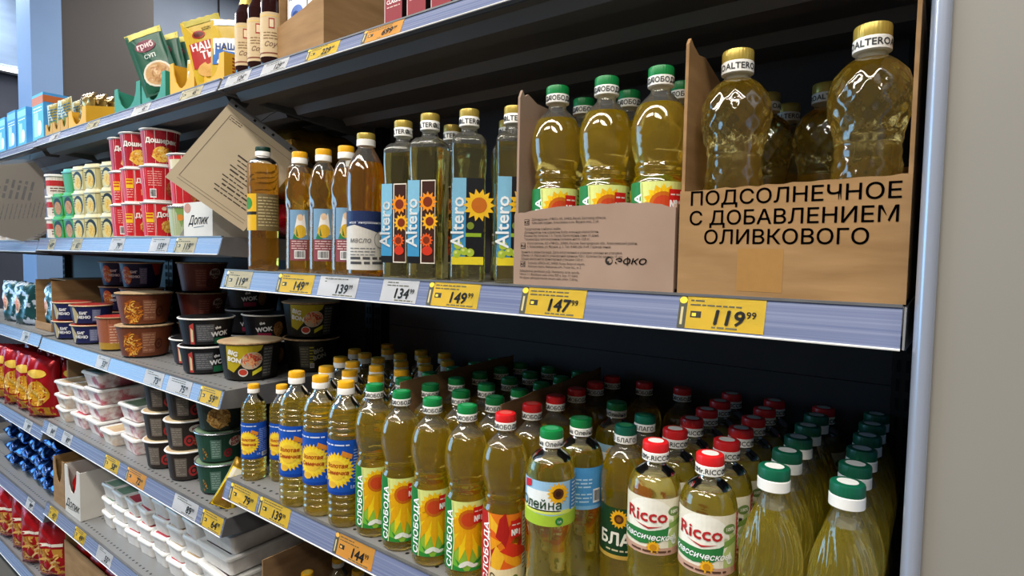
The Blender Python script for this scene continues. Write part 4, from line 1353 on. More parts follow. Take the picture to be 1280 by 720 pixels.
K_WOKR = bowl(0.072, 0.058, 0.076, 'black_plastic', art_bowl('#19171a', (0.034, 0.45, 0.014, 0.34, ['#9c6a3a', '#7a4a2a', '#b58a52']), None, [('the', -0.010, 0.68, 0.011, '#e6e6e6', 0.2), ('WOK', -0.006, 0.36, 0.018, '#e6e6e6', 0.1)], None, seed=8,
                                                             extra=lambda a, h: a.rect(-0.026, h * 0.08, 0.04, h * 0.2, '#a02848', 2)), 'black_plastic', 'lid_white')


def bigbon_extra(a, h):
    a.poly([(-0.055, h), (-0.060, h * 0.3), (-0.040, h * 0.2), (-0.004, h * 0.62), (0.03, h * 0.86), (0.035, h)], '#b8a41c', 1)
    a.disc(0.008, h * 0.55, 0.027, h * 0.25, '#c9b49a', 3, 18, 0.35)
    a.noodles(0.008, h * 0.57, 0.023, h * 0.19, ['#d8563c', '#e88a5a', '#b8402c', '#f0b07a'], 4, 46, 9)
    a.disc(-0.014, h * 0.20, 0.013, h * 0.12, '#dcdcd6', 3)
    a.disc(-0.014, h * 0.21, 0.011, h * 0.09, '#c2402c', 4)
    a.poly([(0.010, h * 0.10), (0.034, h * 0.24), (0.034, h * 0.36), (0.010, h * 0.22)], '#d9cf2c', 4)
    a.rect(0.036, h * 0.05, 0.026, h * 0.9, '#4c4c4a', 3)
    a.words(0.038, h * 0.86, 0.022, 9, h * 0.09, h * 0.03, '#8c8c86', 4, seed=4)


K_BIGY = bowl(0.080, 0.064, 0.100, 'insert_cream', art_bowl('#17150f', None, None, [('BIG', -0.038, 0.72, 0.017, '#f4f2ea', -0.3), ('BON', -0.036, 0.52, 0.017, '#f4f2ea', -0.2)], None, extra=bigbon_extra), 'black_plastic', 'card_edge')
K_BIGD = bowl(0.078, 0.062, 0.094, 'black_plastic', art_bowl('#16140f', None, (-0.03, 0.026, '#4e4a3e'), [('BIG', 0.022, 0.62, 0.017, '#8c8878', 0.3), ('BON', 0.026, 0.42, 0.017, '#8c8878', 0.3)], None, seed=10, lcol='#7c7866',
                                                             extra=lambda a, h: (a.rect(-0.004, h * 0.1, 0.014, h * 0.76, '#2e2c18', 2), a.words(-0.003, h * 0.78, 0.012, 6, h * 0.1, h * 0.04, '#a89f2c', 3, seed=4), a.barcode(-0.002, h * 0.1, 0.012, h * 0.16))), 'black_plastic', 'card_edge')
K_DARK = bowl(0.060, 0.047, 0.086, 'insert_cream', art_bowl('#2c2420', (0.036, 0.26, 0.015, 0.2, ['#8a3424', '#b8503a', '#d8805a']), (-0.040, 0.032, '#6e665e'), [('BIG', 0.026, 0.70, 0.012, '#8a1c1c', 0.1)], [(0.010, 0.32, 0.014, 0.22, '#a83030')], seed=11, lcol='#958c82', extra=lambda a, h: a.disc(0.026, h * 0.76, 0.017, h * 0.15, '#ded6cc', 6)), 'black_plastic', 'lid_white')
K_GREEN = bowl(0.064, 0.050, 0.084, 'insert_darkgreen', art_bowl('#1f4638', None, (-0.026, 0.026, '#587a6e'), [('БИГ', 0.036, 0.74, 0.013, '#a8281e', 0.1), ('БОН', 0.036, 0.58, 0.012, '#a8281e', 0.1)], [(0.018, 0.30, 0.011, 0.17, '#9a2430')], seed=12, lcol='#96b0a4',
                                                                 extra=lambda a, h: (a.disc(0.036, h * 0.70, 0.018, h * 0.19, '#e6dfd6', 6), a.noodles(-0.044, h * 0.28, 0.008, h * 0.25, NOOD, 4, 24, 5))), 'black_plastic', 'foil_grey')
K_GREENN = bowl(0.064, 0.050, 0.084, 'insert_darkgreen', art_bowl('#26332c', (-0.006, 0.46, 0.030, 0.40, ['#c89a52', '#a87a36', '#e0b86e', '#8c6028']), None, None, None, seed=13), 'black_plastic', 'foil_grey')
K_DOSH = bowl(0.052, 0.042, 0.101, 'lid_white', art_bowl('#c81f26', (0.018, 0.30, 0.018, 0.20, ['#e0b04a', '#d98a3a', '#f0cf7a', '#b85a2a']), None, [('Дошик', 0.016, 0.62, 0.017, '#f6f2ea', 0.08)], None, seed=14,
                                                         extra=lambda a, h: (a.rect(-0.044, h * 0.42, 0.024, h * 0.3, '#f0c023', 2), a.rect(-0.018, 0, 0.001, h, '#f0d6d2', 2), a.words(-0.042, h * 0.36, 0.02, 4, h * 0.08, h * 0.03, '#eaa8a0', 2, seed=3), a.words(-0.042, h * 0.64, 0.02, 2, h * 0.1, h * 0.05, '#c8501c', 3, seed=5), a.disc(0.006, h * 0.86, 0.006, h * 0.06, '#e8c9a8', 3))), 'lid_white', 'lid_white')
K_DOSHB = bowl(0.052, 0.042, 0.101, 'lid_white', art_bowl('#c5202a', (0.034, 0.36, 0.016, 0.24, ['#b8603a', '#d99a4a', '#8a3a1c']), None, None, None, seed=15,
                                                          extra=lambda a, h: (a.rect(0.014, 0, 0.0012, h, '#f0d6d2', 2), a.words(-0.03, h * 0.86, 0.036, 7, h * 0.07, h * 0.025, '#eaa8a0', 2, seed=3), a.barcode(-0.026, h * 0.06, 0.018, h * 0.28), a.disc(0.028, h * 0.84, 0.005, h * 0.06, '#e8c9a8', 3))), 'lid_white', 'lid_white')
K_DOSHT = bowl(0.052, 0.042, 0.103, 'lid_white', art_bowl('#a81e2c', (0.002, 0.28, 0.024, 0.24, ['#f0c04a', '#e0a03a', '#f4d98a', '#c8702a']), None, [('Доширак', 0.0, 0.62, 0.018, '#f6f2ea', -0.03)], None, seed=16,
                                                          extra=lambda a, h: (a.disc(0.024, h * 0.34, 0.007, h * 0.09, '#7c8a5a', 6), a.disc(0.026, h * 0.18, 0.006, h * 0.07, '#d9d6b8', 6))), 'lid_white', 'lid_white')
K_TRI = bowl(0.048, 0.038, 0.084, 'lid_white', art_bowl('#a9b48c', None, None, None, None, seed=17,
                                                        extra=lambda a, h: (a.poly([(-0.03, h), (0.002, h), (-0.014, h * 0.3)], '#7fa05a', 2), a.poly([(0.0, h * 0.45), (0.014, h), (0.06, h), (0.06, 0), (0.03, 0)], '#c4283a', 2), a.poly([(-0.02, 0), (0.004, h * 0.5), (0.03, 0)], '#8f8f8c', 3), a.disc(-0.016, h * 0.65, 0.008, h * 0.12, '#d98a3a', 4))), 'lid_white', 'foil_grey')
K_TALL = bowl(0.050, 0.038, 0.138, 'lid_white', art_bowl('#c2222c', (0.02, 0.2, 0.014, 0.14, ['#b8603a', '#d99a4a', '#8a3a1c']), None, [('Д', 0.0, 0.7, 0.016, '#f6f2ea', 0)], None, seed=18, extra=lambda a, h: a.rect(-0.05, h * 0.72, 0.1, h * 0.2, '#d8d0b0', 1)), 'lid_white', 'lid_white')


def sqcup(w_, h, body, lid_m, art, lidh=0.014):
    """rounded square cup with a stepped snap lid"""
    b_ = B().loft([rrect(w_ * 0.8, w_ * 0.8, 0, 0.012), rrect(w_ * 0.94, w_ * 0.94, h - lidh, 0.014)]).mesh('tub', body, 40)
    l_ = B().loft([rrect(w_, w_, h - lidh, 0.015), rrect(w_, w_, h - lidh + 0.004, 0.015), rrect(w_ * 0.9, w_ * 0.9, h - lidh + 0.005, 0.014), rrect(w_ * 0.86, w_ * 0.86, h, 0.014)]).mesh('lid', lid_m, 40)
    k = 0.06
    fnf = lambda u, v, off: (u * (1 + 0.17 * v / h), -w_ * 0.4 - (w_ * 0.07) * v / (h - lidh) - off - 0.0003, v)
    fnr = lambda u, v, off: (w_ * 0.4 + (w_ * 0.07) * v / (h - lidh) + off + 0.0003, u * (1 + 0.17 * v / h), v)
    out = [('tub', b_), ('lid', l_)]
    if art:
        out += [('print', art.mesh('print', fnf)), ('side_print', art.mesh('side_print', fnr))]
    return out


mat('cream_plastic', '#c2b784', 0.35)
mat('cream_lid', '#cfc8a0', 0.3)
mat('green_plastic', '#2f8a24', 0.35)
mat('green_lid', '#3f9c30', 0.3)
mat('teal_lid', '#5fae9a', 0.3)
mat('redwhite_tub', '#dcd2c8', 0.3)
hc = 0.080
a = Art().rect(-0.026, 0.004, 0.052, 0.058, '#c9be84', 0)
a.disc(0.0, 0.032, 0.023, 0.030, '#141210', 1).disc(-0.003, 0.026, 0.0185, 0.026, '#cfc488', 2)
a.disc(0.0, 0.024, 0.014, 0.018, '#e0b84a', 3).noodles(0, 0.024, 0.012, 0.015, ['#e8c860', '#c8942c', '#f0dc9a'], 4, 24, 4)
a.words(-0.024, 0.050, 0.010, 4, 0.008, 0.003, '#4a4428', 3, seed=3)
K_CREAM = sqcup(0.086, hc, 'cream_plastic', 'cream_lid', a)
a = Art().rect(-0.026, 0.004, 0.052, 0.058, '#2f8a24', 0)
a.disc(0.0, 0.036, 0.021, 0.027, '#141210', 1).disc(0.0, 0.027, 0.018, 0.023, '#b8814a', 2).noodles(0, 0.028, 0.014, 0.018, ['#c99a62', '#a8703a', '#d9b484'], 3, 24, 5)
K_GRN = sqcup(0.084, hc, 'green_plastic', 'green_lid', a)
K_TEAL = sqcup(0.084, hc, 'green_plastic', 'teal_lid', None)
K_RW = bowl(0.046, 0.040, 0.078, 'lid_white', art_bowl('#d8cdc2', None, None, None, None, seed=19, extra=lambda a, h: (a.rect(-0.15, h * 0.45, 0.3, h * 0.3, '#b82c2c', 2), a.words(-0.03, h * 0.3, 0.06, 2, h * 0.14, h * 0.05, '#6a3a34', 3, seed=3))), 'lid_white', 'lid_white', rim_h=0.008)

POS3 = ('bottom', 'second', 'third', 'fourth', 'fifth')


def stack(K, name, n, x, y, z, dz, what, group, rz=None, jitter=0.15, cat='noodle bowl', kinds=None, seed=1):
    r_ = random.Random(seed)
    for i in range(n):
        k = kinds[i] if kinds else K
        w_ = 'top' if i == n - 1 and n > 1 else ('bottom' if i == 0 and n > 1 else ('middle' if n == 3 else ORD[i] + ' up'))
        lb = ('%s, %s of its stack' % (what, w_)) if n > 1 else what
        place(k, name, lb, cat, (x + (r_.uniform(-0.002, 0.002) if i else 0), y + (r_.uniform(-0.002, 0.002) if i else 0), z + i * dz), (rz if rz is not None else face(x, y, 1.0)) + r_.uniform(-jitter, jitter), group)


z = ZB['s2'] + 0.0005
stack(None, 'noodle_cup', 3, -1.832, 0.056, z, 0.1022, 'red instant noodle cup in the tallest front stack', 'red noodle cups', kinds=[K_DOSH, K_DOSHB, K_DOSHT], seed=2, cat='noodle cup', jitter=0.05)
stack(None, 'noodle_cup', 3, -1.940, 0.046, z, 0.1015, 'red instant noodle cup in the middle stack', 'red noodle cups', kinds=[K_DOSH, K_DOSH, K_DOSHT], seed=3, cat='noodle cup', jitter=0.1)
stack(None, 'noodle_cup', 3, -2.048, 0.054, z, 0.1005, 'red instant noodle cup in the stack beside the cream cups', 'red noodle cups', kinds=[K_DOSHB, K_DOSH, K_DOSHT], seed=4, cat='noodle cup', jitter=0.1)
place(K_TRI, 'noodle_cup', 'noodle cup with green, red and grey triangles beside the white scripted carton', 'noodle cup', (-1.672, 0.056, z), face(-1.66, 0.05), 'red noodle cups')
place(K_TALL, 'noodle_cup', 'tall red noodle cup on the triangle-patterned cup, behind the hanging card', 'noodle cup', (-1.668, 0.058, z + 0.085), face(-1.66, 0.05), 'red noodle cups')
for i, x in enumerate((-2.15, -2.258, -2.366)):
    stack(K_CREAM, 'mash_cup', 3, x, 0.052 + (0.01 if i == 0 else 0), z, 0.0812, 'cream cup with yellow food picture in the %s column' % ('right', 'middle', 'left')[i], 'cream cups', rz=0.25, jitter=0.05, cat='food cup', seed=5 + i)
stack(None, 'mash_cup', 3, -2.470, 0.054, z, 0.0812, 'green cup beside the cream columns', 'green cups', rz=0.2, jitter=0.04, cat='food cup', kinds=[K_GRN, K_GRN, K_TEAL], seed=9)
stack(K_GRN, 'mash_cup', 2, -2.572, 0.050, z, 0.0812, 'green cup with a brown food picture next to the white tubs', 'green cups', rz=0.25, jitter=0.04, cat='food cup', seed=10)
stack(K_RW, 'food_tub', 3, -2.668, 0.052, z, 0.0792, 'white tub with a red band beside green cups', 'white tubs', cat='food tub', seed=11)


def script_art(w_, h):
    a = Art()
    a.text('Допик', w_ * 0.5, h * 0.36, h * 0.36, '#1a1a1a', 1, bold=0.012, shear=0.45)
    a.poly([(w_ * 0.36, h * 0.26), (w_ * 0.72, h * 0.30), (w_ * 0.72, h * 0.315), (w_ * 0.36, h * 0.275)], '#1a1a1a', 1)
    a.disc(w_ * 0.14, h * 0.84, w_ * 0.12, h * 0.14, '#b8764a', 1)
    return a


w_, h_ = 0.15, 0.088
place([('body', B().box(0, w_, 0, 0.12, 0, h_).mesh('body', 'card_white')), ('print', script_art(w_, h_).mesh('print', on_front(0.0)))], 'carton', 'small white carton with black script lettering under the hanging card', 'carton', (-1.592, 0.012, z), 0.0)

# bowls on the third shelf
z = ZB['s3'] + 0.0005
stack(K_BROWN, 'noodle_bowl', 2, -2.03, 0.085, z, 0.1012, 'large brown bowl with an orange noodle picture at the shelf front', 'brown bowls', seed=21, jitter=0.08)
stack(K_REDB, 'noodle_bowl', 3, -1.995, 0.252, z, 0.0992, 'dark red-brown bowl behind the front brown pair', 'brown bowls', seed=22, jitter=0.2)
stack(K_REDB, 'noodle_bowl', 2, -1.916, 0.392, z, 0.0992, 'dark red-brown bowl deep in the shelf beside the black bowls', 'brown bowls', seed=23, jitter=0.2)
stack(K_WOK, 'noodle_bowl', 2, -1.640, 0.092, z, 0.0772, 'black bowl with grey panel and white rim at the shelf front', 'black bowls', seed=24, jitter=0.12)
stack(K_WOK, 'noodle_bowl', 1, -1.795, 0.135, z, 0.0772, 'black white-rimmed bowl standing low behind the front black stack', 'black bowls', seed=25)
stack(K_WOKR, 'noodle_bowl', 3, -1.770, 0.292, z, 0.0772, 'black bowl with a crimson strip in the rear stack', 'black bowls', seed=26, jitter=0.1)
stack(K_WOKR, 'noodle_bowl', 2, -1.607, 0.252, z, 0.0772, 'black bowl with a crimson strip behind the yellow bowl', 'black bowls', seed=27, jitter=0.1)
place(K_BIGY, 'noodle_bowl', 'large yellow and black bowl with a red noodle picture at the shelf front', 'noodle bowl', (-1.478, 0.128, z), face(-1.478, 0.13, 0.92), 'yellow and black bowls')
stack(None, 'noodle_bowl', 2, -1.452, 0.298, z, 0.0965, 'black and yellow bowl behind the front yellow one', 'yellow and black bowls', kinds=[K_BIGD, K_BIGY], seed=28, jitter=0.05)
stack(K_BIGD, 'noodle_bowl', 2, -1.60, 0.408, z, 0.0965, 'black bowl with faint yellow print against the back panel', 'yellow and black bowls', seed=29)
stack(K_NAVY, 'noodle_bowl', 3, -2.60, 0.225, z, 0.0962, 'navy and orange bowl in the left rear stack', 'navy bowls', seed=30, jitter=0.1)
stack(K_NAVY, 'noodle_bowl', 3, -2.43, 0.235, z, 0.0962, 'navy and orange bowl in the right rear stack', 'navy bowls', seed=31, jitter=0.1)
stack(K_NAVYS, 'noodle_bowl', 2, -2.435, 0.072, z, 0.0692, 'low navy bowl with an orange lid at the shelf front', 'navy bowls', seed=32, jitter=0.1)
stack(K_NAVYS, 'noodle_bowl', 2, -2.615, 0.068, z, 0.0692, 'low navy and cream bowl beside the open carton', 'navy bowls', seed=33, jitter=0.1)
place(K_ORANGE, 'noodle_cup', 'tall orange-brown noodle cup left of the large brown bowls', 'noodle cup', (-2.215, 0.068, z), face(-2.2, 0.07))

# bowls on the fourth shelf
z = ZB['s4'] + 0.0005
stack(None, 'noodle_bowl', 3, -1.562, 0.088, z, 0.0850, 'dark green bowl in the stack beside the oil bottles', 'green bowls', kinds=[K_GREEN, K_GREEN, K_GREENN], seed=41, jitter=0.05)
stack(K_DARK, 'noodle_bowl', 3, -1.722, 0.075, z, 0.0868, 'black-brown bowl in the stack next to the green bowls', 'dark brown bowls', seed=42, jitter=0.2)
stack(K_DARK, 'noodle_bowl', 3, -1.868, 0.075, z, 0.0868, 'black-brown bowl in the stack next to the clear trays', 'dark brown bowls', seed=43, jitter=0.2)
stack(K_DARK, 'noodle_bowl', 2, -1.79, 0.21, z, 0.0868, 'black-brown bowl deep behind the dark stacks', 'dark brown bowls', seed=44, jitter=0.2)


# ------------------------------------------------------------------ lidded trays
def tray(wx, wy, h, tub_m, insert_m, rim=0.006):
    tub = B().loft([rrect(wx * 0.80, wy * 0.86, 0, 0.010), rrect(wx * 0.95, wy * 0.96, h - rim - 0.003, 0.013)]).mesh('tub', tub_m, 50)
    lid = B().loft([rrect(wx, wy, h - rim - 0.003, 0.014), rrect(wx, wy, h - 0.003, 0.014), rrect(wx * 0.96, wy * 0.97, h - 0.0005, 0.013), rrect(wx * 0.88, wy * 0.93, h - 0.0005, 0.011), rrect(wx * 0.85, wy * 0.91, h - 0.003, 0.010)]).mesh('lid', 'lid_white', 50)
    ins = B().loft([rrect(wx * 0.72, wy * 0.84, h - 0.0032, 0.006), rrect(wx * 0.72, wy * 0.84, h - 0.0024, 0.006)]).mesh('lid_card', insert_m)
    return [('tub', tub), ('lid', lid, [('lid_card', ins)])]


TR = {}


def tray_kind(wx, wy, h, tub, ins):
    k = (wx, wy, h, tub, ins)
    if k not in TR:
        TR[k] = tray(*k)
    return TR[k]


def tray_stack(x, y, z, n, wx, wy, h, tub, inss, what, group, rz=0.0, seed=1, dx=0.004):
    r_ = random.Random(seed)
    for i in range(n):
        w_ = 'top' if i == n - 1 and n > 1 else ('bottom' if i == 0 and n > 1 else ORD[i] + ' up')
        place(tray_kind(wx, wy, h, tub, inss[i % len(inss)]), 'food_tray', '%s, %s of its stack' % (what, w_) if n > 1 else what, 'food tray',
              (x + r_.uniform(-dx, dx), y + r_.uniform(-dx, dx), z + i * (h + 0.0005)), rz + r_.uniform(-0.09, 0.09), group)


g = 'clear trays with white lids'
tray_stack(-2.640, 0.125, z, 3, 0.118, 0.20, 0.050, 'tray_pale', ['insert_cream', 'insert_pink', 'insert_cream'], 'clear tray with a cream lid, leftmost column', g, seed=51)
tray_stack(-2.50, 0.135, z, 3, 0.118, 0.20, 0.052, 'tray_meat', ['insert_pink', 'insert_pink', 'insert_cream'], 'clear tray with pink filling in the second stack', g, seed=52)
tray_stack(-2.35, 0.150, z, 4, 0.128, 0.24, 0.056, 'tray_meat', ['insert_cream', 'insert_pink', 'insert_cream', 'insert_darkgreen'], 'long clear tray with pink filling in the tallest stack', g, seed=53)
tray_stack(-2.208, 0.125, z, 1, 0.112, 0.19, 0.050, 'tray_pale', ['insert_cream'], 'single clear tray with a yellowish lid between two stacks', g, seed=54)
tray_stack(-2.055, 0.135, z, 3, 0.128, 0.20, 0.053, 'tray_meat', ['insert_cream', 'insert_cream', 'insert_darkgreen'], 'clear tray with a green-topped lid stack beside the dark bowls', g, seed=55)

z = ZB['s5'] + 0.0005
g = 'white trays on the low shelf'
NM = ['first', 'second', 'third', 'fourth', 'fifth', 'sixth', 'seventh', 'eighth']
spec = [(-2.300, 3, ['insert_green']), (-2.198, 3, ['insert_green', 'insert_green', 'insert_green']), (-2.096, 3, ['insert_pink', 'insert_pink', 'insert_pink']), (-1.994, 4, ['insert_pink', 'insert_pink', 'insert_pink', 'insert_red']),
        (-1.892, 4, ['insert_pink']), (-1.790, 4, ['insert_pink', 'insert_cream', 'insert_cream', 'insert_pink']), (-1.688, 4, ['insert_cream', 'insert_cream', 'insert_pink', 'insert_pink'])]
for i, (x, n, ins) in enumerate(spec):
    tray_stack(x, 0.130, z, n, 0.096, 0.15, 0.050, 'tray_white', ins, 'white tray, %s card, %s column from the white carton' % (ins[0].split('_')[1], NM[i]), g, seed=60 + i)
    if i < 6:
        tray_stack(x, 0.300, z, min(n + 1, 4), 0.096, 0.15, 0.050, 'tray_white', ins[::-1], 'white tray in the back row behind the %s column' % NM[i], g, seed=70 + i)
tray_stack(-1.530, 0.175, z, 4, 0.178, 0.27, 0.058, 'tray_white', ['insert_brown'], 'large white tray with a brown lid card', g, seed=80, rz=-0.05)


# ------------------------------------------------------------------ cut-front display cartons
def display(wx, wy, h, m, front_h, notch, art=None, art_side=None, back_h=None, inner=None):
    th = 0.003
    c = notch
    n = 8
    pts = [(0, 0), (wx, 0), (wx, h)]
    a0, a1 = wx * (0.5 + c / 2), wx * (0.5 - c / 2)
    pts.append((a0, h))
    for k in range(n + 1):
        an = -k * PI / n
        pts.append((wx / 2 + (a0 - wx / 2) * math.cos(an), max(front_h + (h - front_h) * (1 + math.sin(an)) * 0.9, front_h)))
    pts += [(a1, h), (0, h)]
    q = []
    for p in pts:
        if not q or (abs(p[0] - q[-1][0]) + abs(p[1] - q[-1][1])) > 1e-5:
            q.append(p)
    parts = [('front_panel', B().prism(q, 'y', 0, th).mesh('front_panel', m), [('print', art)] if art else [])]
    for x in (0, wx - th):
        parts.append(('side_panel', B().prism([(th, 0), (wy, 0), (wy, back_h or h), (th, h)], 'x', x, x + th).mesh('side_panel', m), [('print', art_side)] if art_side and x else []))
    parts.append(('back_panel', B().box(th, wx - th, wy - th, wy, 0, back_h or h).mesh('back_panel', inner or 'card_dark')))
    parts.append(('bottom_panel', B().box(th, wx - th, th, wy - th, 0, th).mesh('bottom_panel', inner or 'card_dark')))
    return parts


# ------------------------------------------------------------------ bags and packets
def pillow(w_, h, d, m, art=None, seed=0, crumple=0.004, n=14, stand=True, art_back=None):
    """sealed flow-pack: swollen middle, flat crimped ends"""
    r_ = random.Random(seed)
    v, f = [], []
    nx, nz = n, n + 6
    ph = [r_.uniform(0, 6) for _ in range(6)]

    def thick(i, k):
        u, t_ = i / nx * 2 - 1, k / nz
        e = max(0.0, 1 - abs(u) ** 4) * max(0.0, 1 - abs(2 * t_ - 1) ** 6)
        return d / 2 * e + crumple * e * (math.sin(9 * u + ph[0] + 5 * t_) * math.sin(12 * t_ + ph[1]) + 0.6 * math.sin(23 * t_ + ph[2] + 7 * u))
    for side in (-1, 1):
        for k in range(nz + 1):
            for i in range(nx + 1):
                u, t_ = i / nx * 2 - 1, k / nz
                pin = 1 - 0.08 * max(0, 1 - abs(2 * t_ - 1) ** 3)
                zz = t_ * h
                if k in (0, nz):
                    zz += 0.0025 * (i % 2)
                v.append((u * w_ / 2 * pin, side * (thick(i, k) + 0.0004), zz))
    M = (nx + 1) * (nz + 1)
    for k in range(nz):
        for i in range(nx):
            a_ = k * (nx + 1) + i
            f.append((a_, a_ + 1, a_ + nx + 2, a_ + nx + 1))
            f.append((M + a_ + 1, M + a_, M + a_ + nx + 1, M + a_ + nx + 2))
    for k in range(nz):
        for i in (0, nx):
            a_ = k * (nx + 1) + i
            f.append((a_, a_ + nx + 1, M + a_ + nx + 1, M + a_))
    for i in range(nx):
        for k in (0, nz):
            a_ = k * (nx + 1) + i
            f.append((a_, M + a_, M + a_ + 1, a_ + 1))
    parts = [('bag', B().add(v, f).mesh('bag', m, 70))]
    if art:
        def fn(u, vv, off):
            i = min(max((u / (w_ / 2) + 1) / 2 * nx, 0), nx)
            k = min(max(vv / h * nz, 0), nz)
            i0, k0 = min(int(i), nx - 1), min(int(k), nz - 1)
            fi, fk = i - i0, k - k0
            y = (thick(i0, k0) * (1 - fi) + thick(i0 + 1, k0) * fi) * (1 - fk) + (thick(i0, k0 + 1) * (1 - fi) + thick(i0 + 1, k0 + 1) * fi) * fk
            t_ = vv / h
            pin = 1 - 0.08 * max(0, 1 - abs(2 * t_ - 1) ** 3)
            return (u * pin, -(y + 0.0012 + off), vv)
        parts.append(('print', art.mesh('print', fn, step=w_ / 10)))
    return parts


# ---- golden bags lying deep on the second shelf
z = ZB['s2'] + 0.001
for i, (x, m_, lb) in enumerate(((-1.50, 'foil_red', 'dark red bag lying under the golden bags behind the hanging card'), (-1.505, 'foil_gold', 'golden bag in the middle of the lying pile behind the hanging card'),
                                 (-1.495, 'foil_gold', 'golden bag lying on top of the pile behind the yellow caps'))):
    K = pillow(0.20, 0.25, 0.096, m_, seed=i + 3)
    place([(p[0], p[1]) for p in K], 'food_bag', lb, 'bag', (x, 0.20, z + 0.056 + i * 0.104), 0, 'lying golden bags', rx=-PI / 2)
K = pillow(0.16, 0.22, 0.09, 'foil_gold', seed=8)
for i in range(3):
    place(K, 'food_bag', 'golden bag lying behind the tall red cup, %s of its pile' % ('bottom', 'middle', 'top')[i], 'bag', (-1.72, 0.21, z + 0.054 + i * 0.094), 0.0, 'lying golden bags', rx=-PI / 2)

# ---- yellow packet slipped in between the bays
a = Art().rect(-0.030, 0.004, 0.060, 0.10, '#e8c81c', 0)
a.disc(-0.012, 0.030, 0.006, 0.008, '#b02020', 2).disc(0.004, 0.026, 0.005, 0.006, '#5a1a14', 2).rect(-0.028, 0.066, 0.056, 0.036, '#e9e2cc', 1)
a.words(-0.024, 0.05, 0.04, 2, 0.01, 0.004, '#7a4a10', 2, seed=3)
place(pillow(0.066, 0.125, 0.022, 'foil_gold', a, 5, 0.001), 'food_packet', 'small yellow and clear packet leaning between the green bowls and the oil shelf', 'packet', (-1.432, 0.022, ZB['s4'] + 0.001), face(-1.42, 0.0), ry=math.radians(30), rx=-0.1)

# ---- cartons on the low shelf
z = ZB['s5'] + 0.0005
K = display(0.12, 0.22, 0.175, 'card', 0.085, 0.62, back_h=0.175)
place(K, 'display_carton', 'tan cut-front carton with lime packs at the left end of the low shelf', 'carton', (-2.702, 0.018, z), 0)
a = Art()
a.text('Допик', 0.075, 0.026, 0.042, '#1a1a1a', 1, bold=0.012, shear=0.45).poly([(0.04, 0.018), (0.115, 0.024), (0.115, 0.026), (0.04, 0.02)], '#1a1a1a', 1)
K = display(0.155, 0.24, 0.175, 'card_white', 0.082, 0.6, a.mesh('print', on_front(0.0)), back_h=0.175)
place(K, 'display_carton', 'white cut-front carton with black script, holding red packs', 'carton', (-2.568, 0.016, z), 0)
K1 = pillow(0.05, 0.12, 0.03, 'lime_pack', seed=4, crumple=0.002)
K2 = pillow(0.055, 0.125, 0.032, 'red_candy', seed=5, crumple=0.003)
for i in range(4):
    place(K1, 'food_packet', 'lime green packet in the tan carton, %s from the front' % ORD[i], 'packet', (-2.642 + 0.004 * i, 0.05 + 0.045 * i, z + 0.004), 0.2, 'packs in the low cartons')
for i in range(8):
    place(K2, 'food_packet', 'red packet in the white scripted carton, %s' % ('front left', 'front right', 'second left', 'second right', 'third left', 'third right', 'back left', 'back right')[i], 'packet',
          (-2.525 + 0.068 * (i % 2), 0.048 + 0.05 * (i // 2), z + 0.004), 0.15, 'packs in the low cartons')

# ---- floor level of the middle bay: open brown carton with red bags
z = ZB['s6'] + 0.001
K = [('front_panel', B().box(0, 0.60, 0, 0.004, 0, 0.20).mesh('front_panel', 'card')), ('side_panel', B().box(0, 0.004, 0.004, 0.40, 0, 0.255).mesh('side_panel', 'card')),
     ('side_panel', B().box(0.596, 0.60, 0.004, 0.40, 0, 0.255).mesh('side_panel', 'card')), ('back_panel', B().box(0.004, 0.596, 0.396, 0.40, 0, 0.255).mesh('back_panel', 'card')),
     ('bottom_panel', B().box(0.004, 0.596, 0.004, 0.396, 0, 0.004).mesh('bottom_panel', 'card'))]
place(K, 'carton', 'large open brown carton with red packs near the floor', 'carton', (-2.64, 0.03, z), 0)
K = [('front_panel', B().box(0, 0.5, 0, 0.004, 0, 0.20).mesh('front_panel', 'card')), ('side_panel', B().box(0, 0.004, 0.004, 0.40, 0, 0.24).mesh('side_panel', 'card')),
     ('side_panel', B().box(0.496, 0.50, 0.004, 0.40, 0, 0.24).mesh('side_panel', 'card')), ('back_panel', B().box(0.004, 0.496, 0.396, 0.40, 0, 0.24).mesh('back_panel', 'card')),
     ('bottom_panel', B().box(0.004, 0.496, 0.004, 0.396, 0, 0.004).mesh('bottom_panel', 'card'))]
place(K, 'carton', 'second open brown carton near the floor, at the bottom edge', 'carton', (-2.03, 0.03, z), 0)
K3 = pillow(0.12, 0.18, 0.06, 'red_candy', seed=6, crumple=0.004)
for i in range(12):
    place(K3, 'food_packet', 'red packet in the %s floor carton, %s row, %s' % (('large', 'second')[i % 12 // 8], ('front', 'back')[(i // 4) % 2], ('first from left', 'second from left', 'third from left', 'fourth from left')[i % 4]), 'packet',
          ((-2.57 + 0.14 * (i % 4)) if i < 8 else (-1.955 + 0.112 * (i % 4)), 0.075 + 0.075 * ((i // 4) % 2), z + 0.006), 0.15 * math.sin(i * 3), 'red packets near the floor')

# ---- bottom shelf of the oil bay
z = ZA['bot'] + 0.001
K_LOW = [p for p in K_SEED]
for i, (x, y) in enumerate(((-1.205, 0.205), (-1.205, 0.115), (-1.12, 0.2), (-1.12, 0.11), (-1.04, 0.2), (-1.04, 0.11))):
    place(K_SEED, 'oil_bottle', 'yellow-capped oil bottle on the lowest oil shelf, %s' % ('back left', 'front left', 'back middle', 'front middle', 'back right', 'front right')[i], 'bottle', (x, y, z), 0.5, 'bottles on the lowest oil shelf', 0.87)
o = link('cardboard_divider', B().box(-1.26, -1.256, 0.03, 0.40, z, z + 0.30).mesh('cardboard_divider', 'card_dark'))
tag(o, 'tall brown cardboard wall on the lowest oil shelf beside the big trays', 'cardboard')

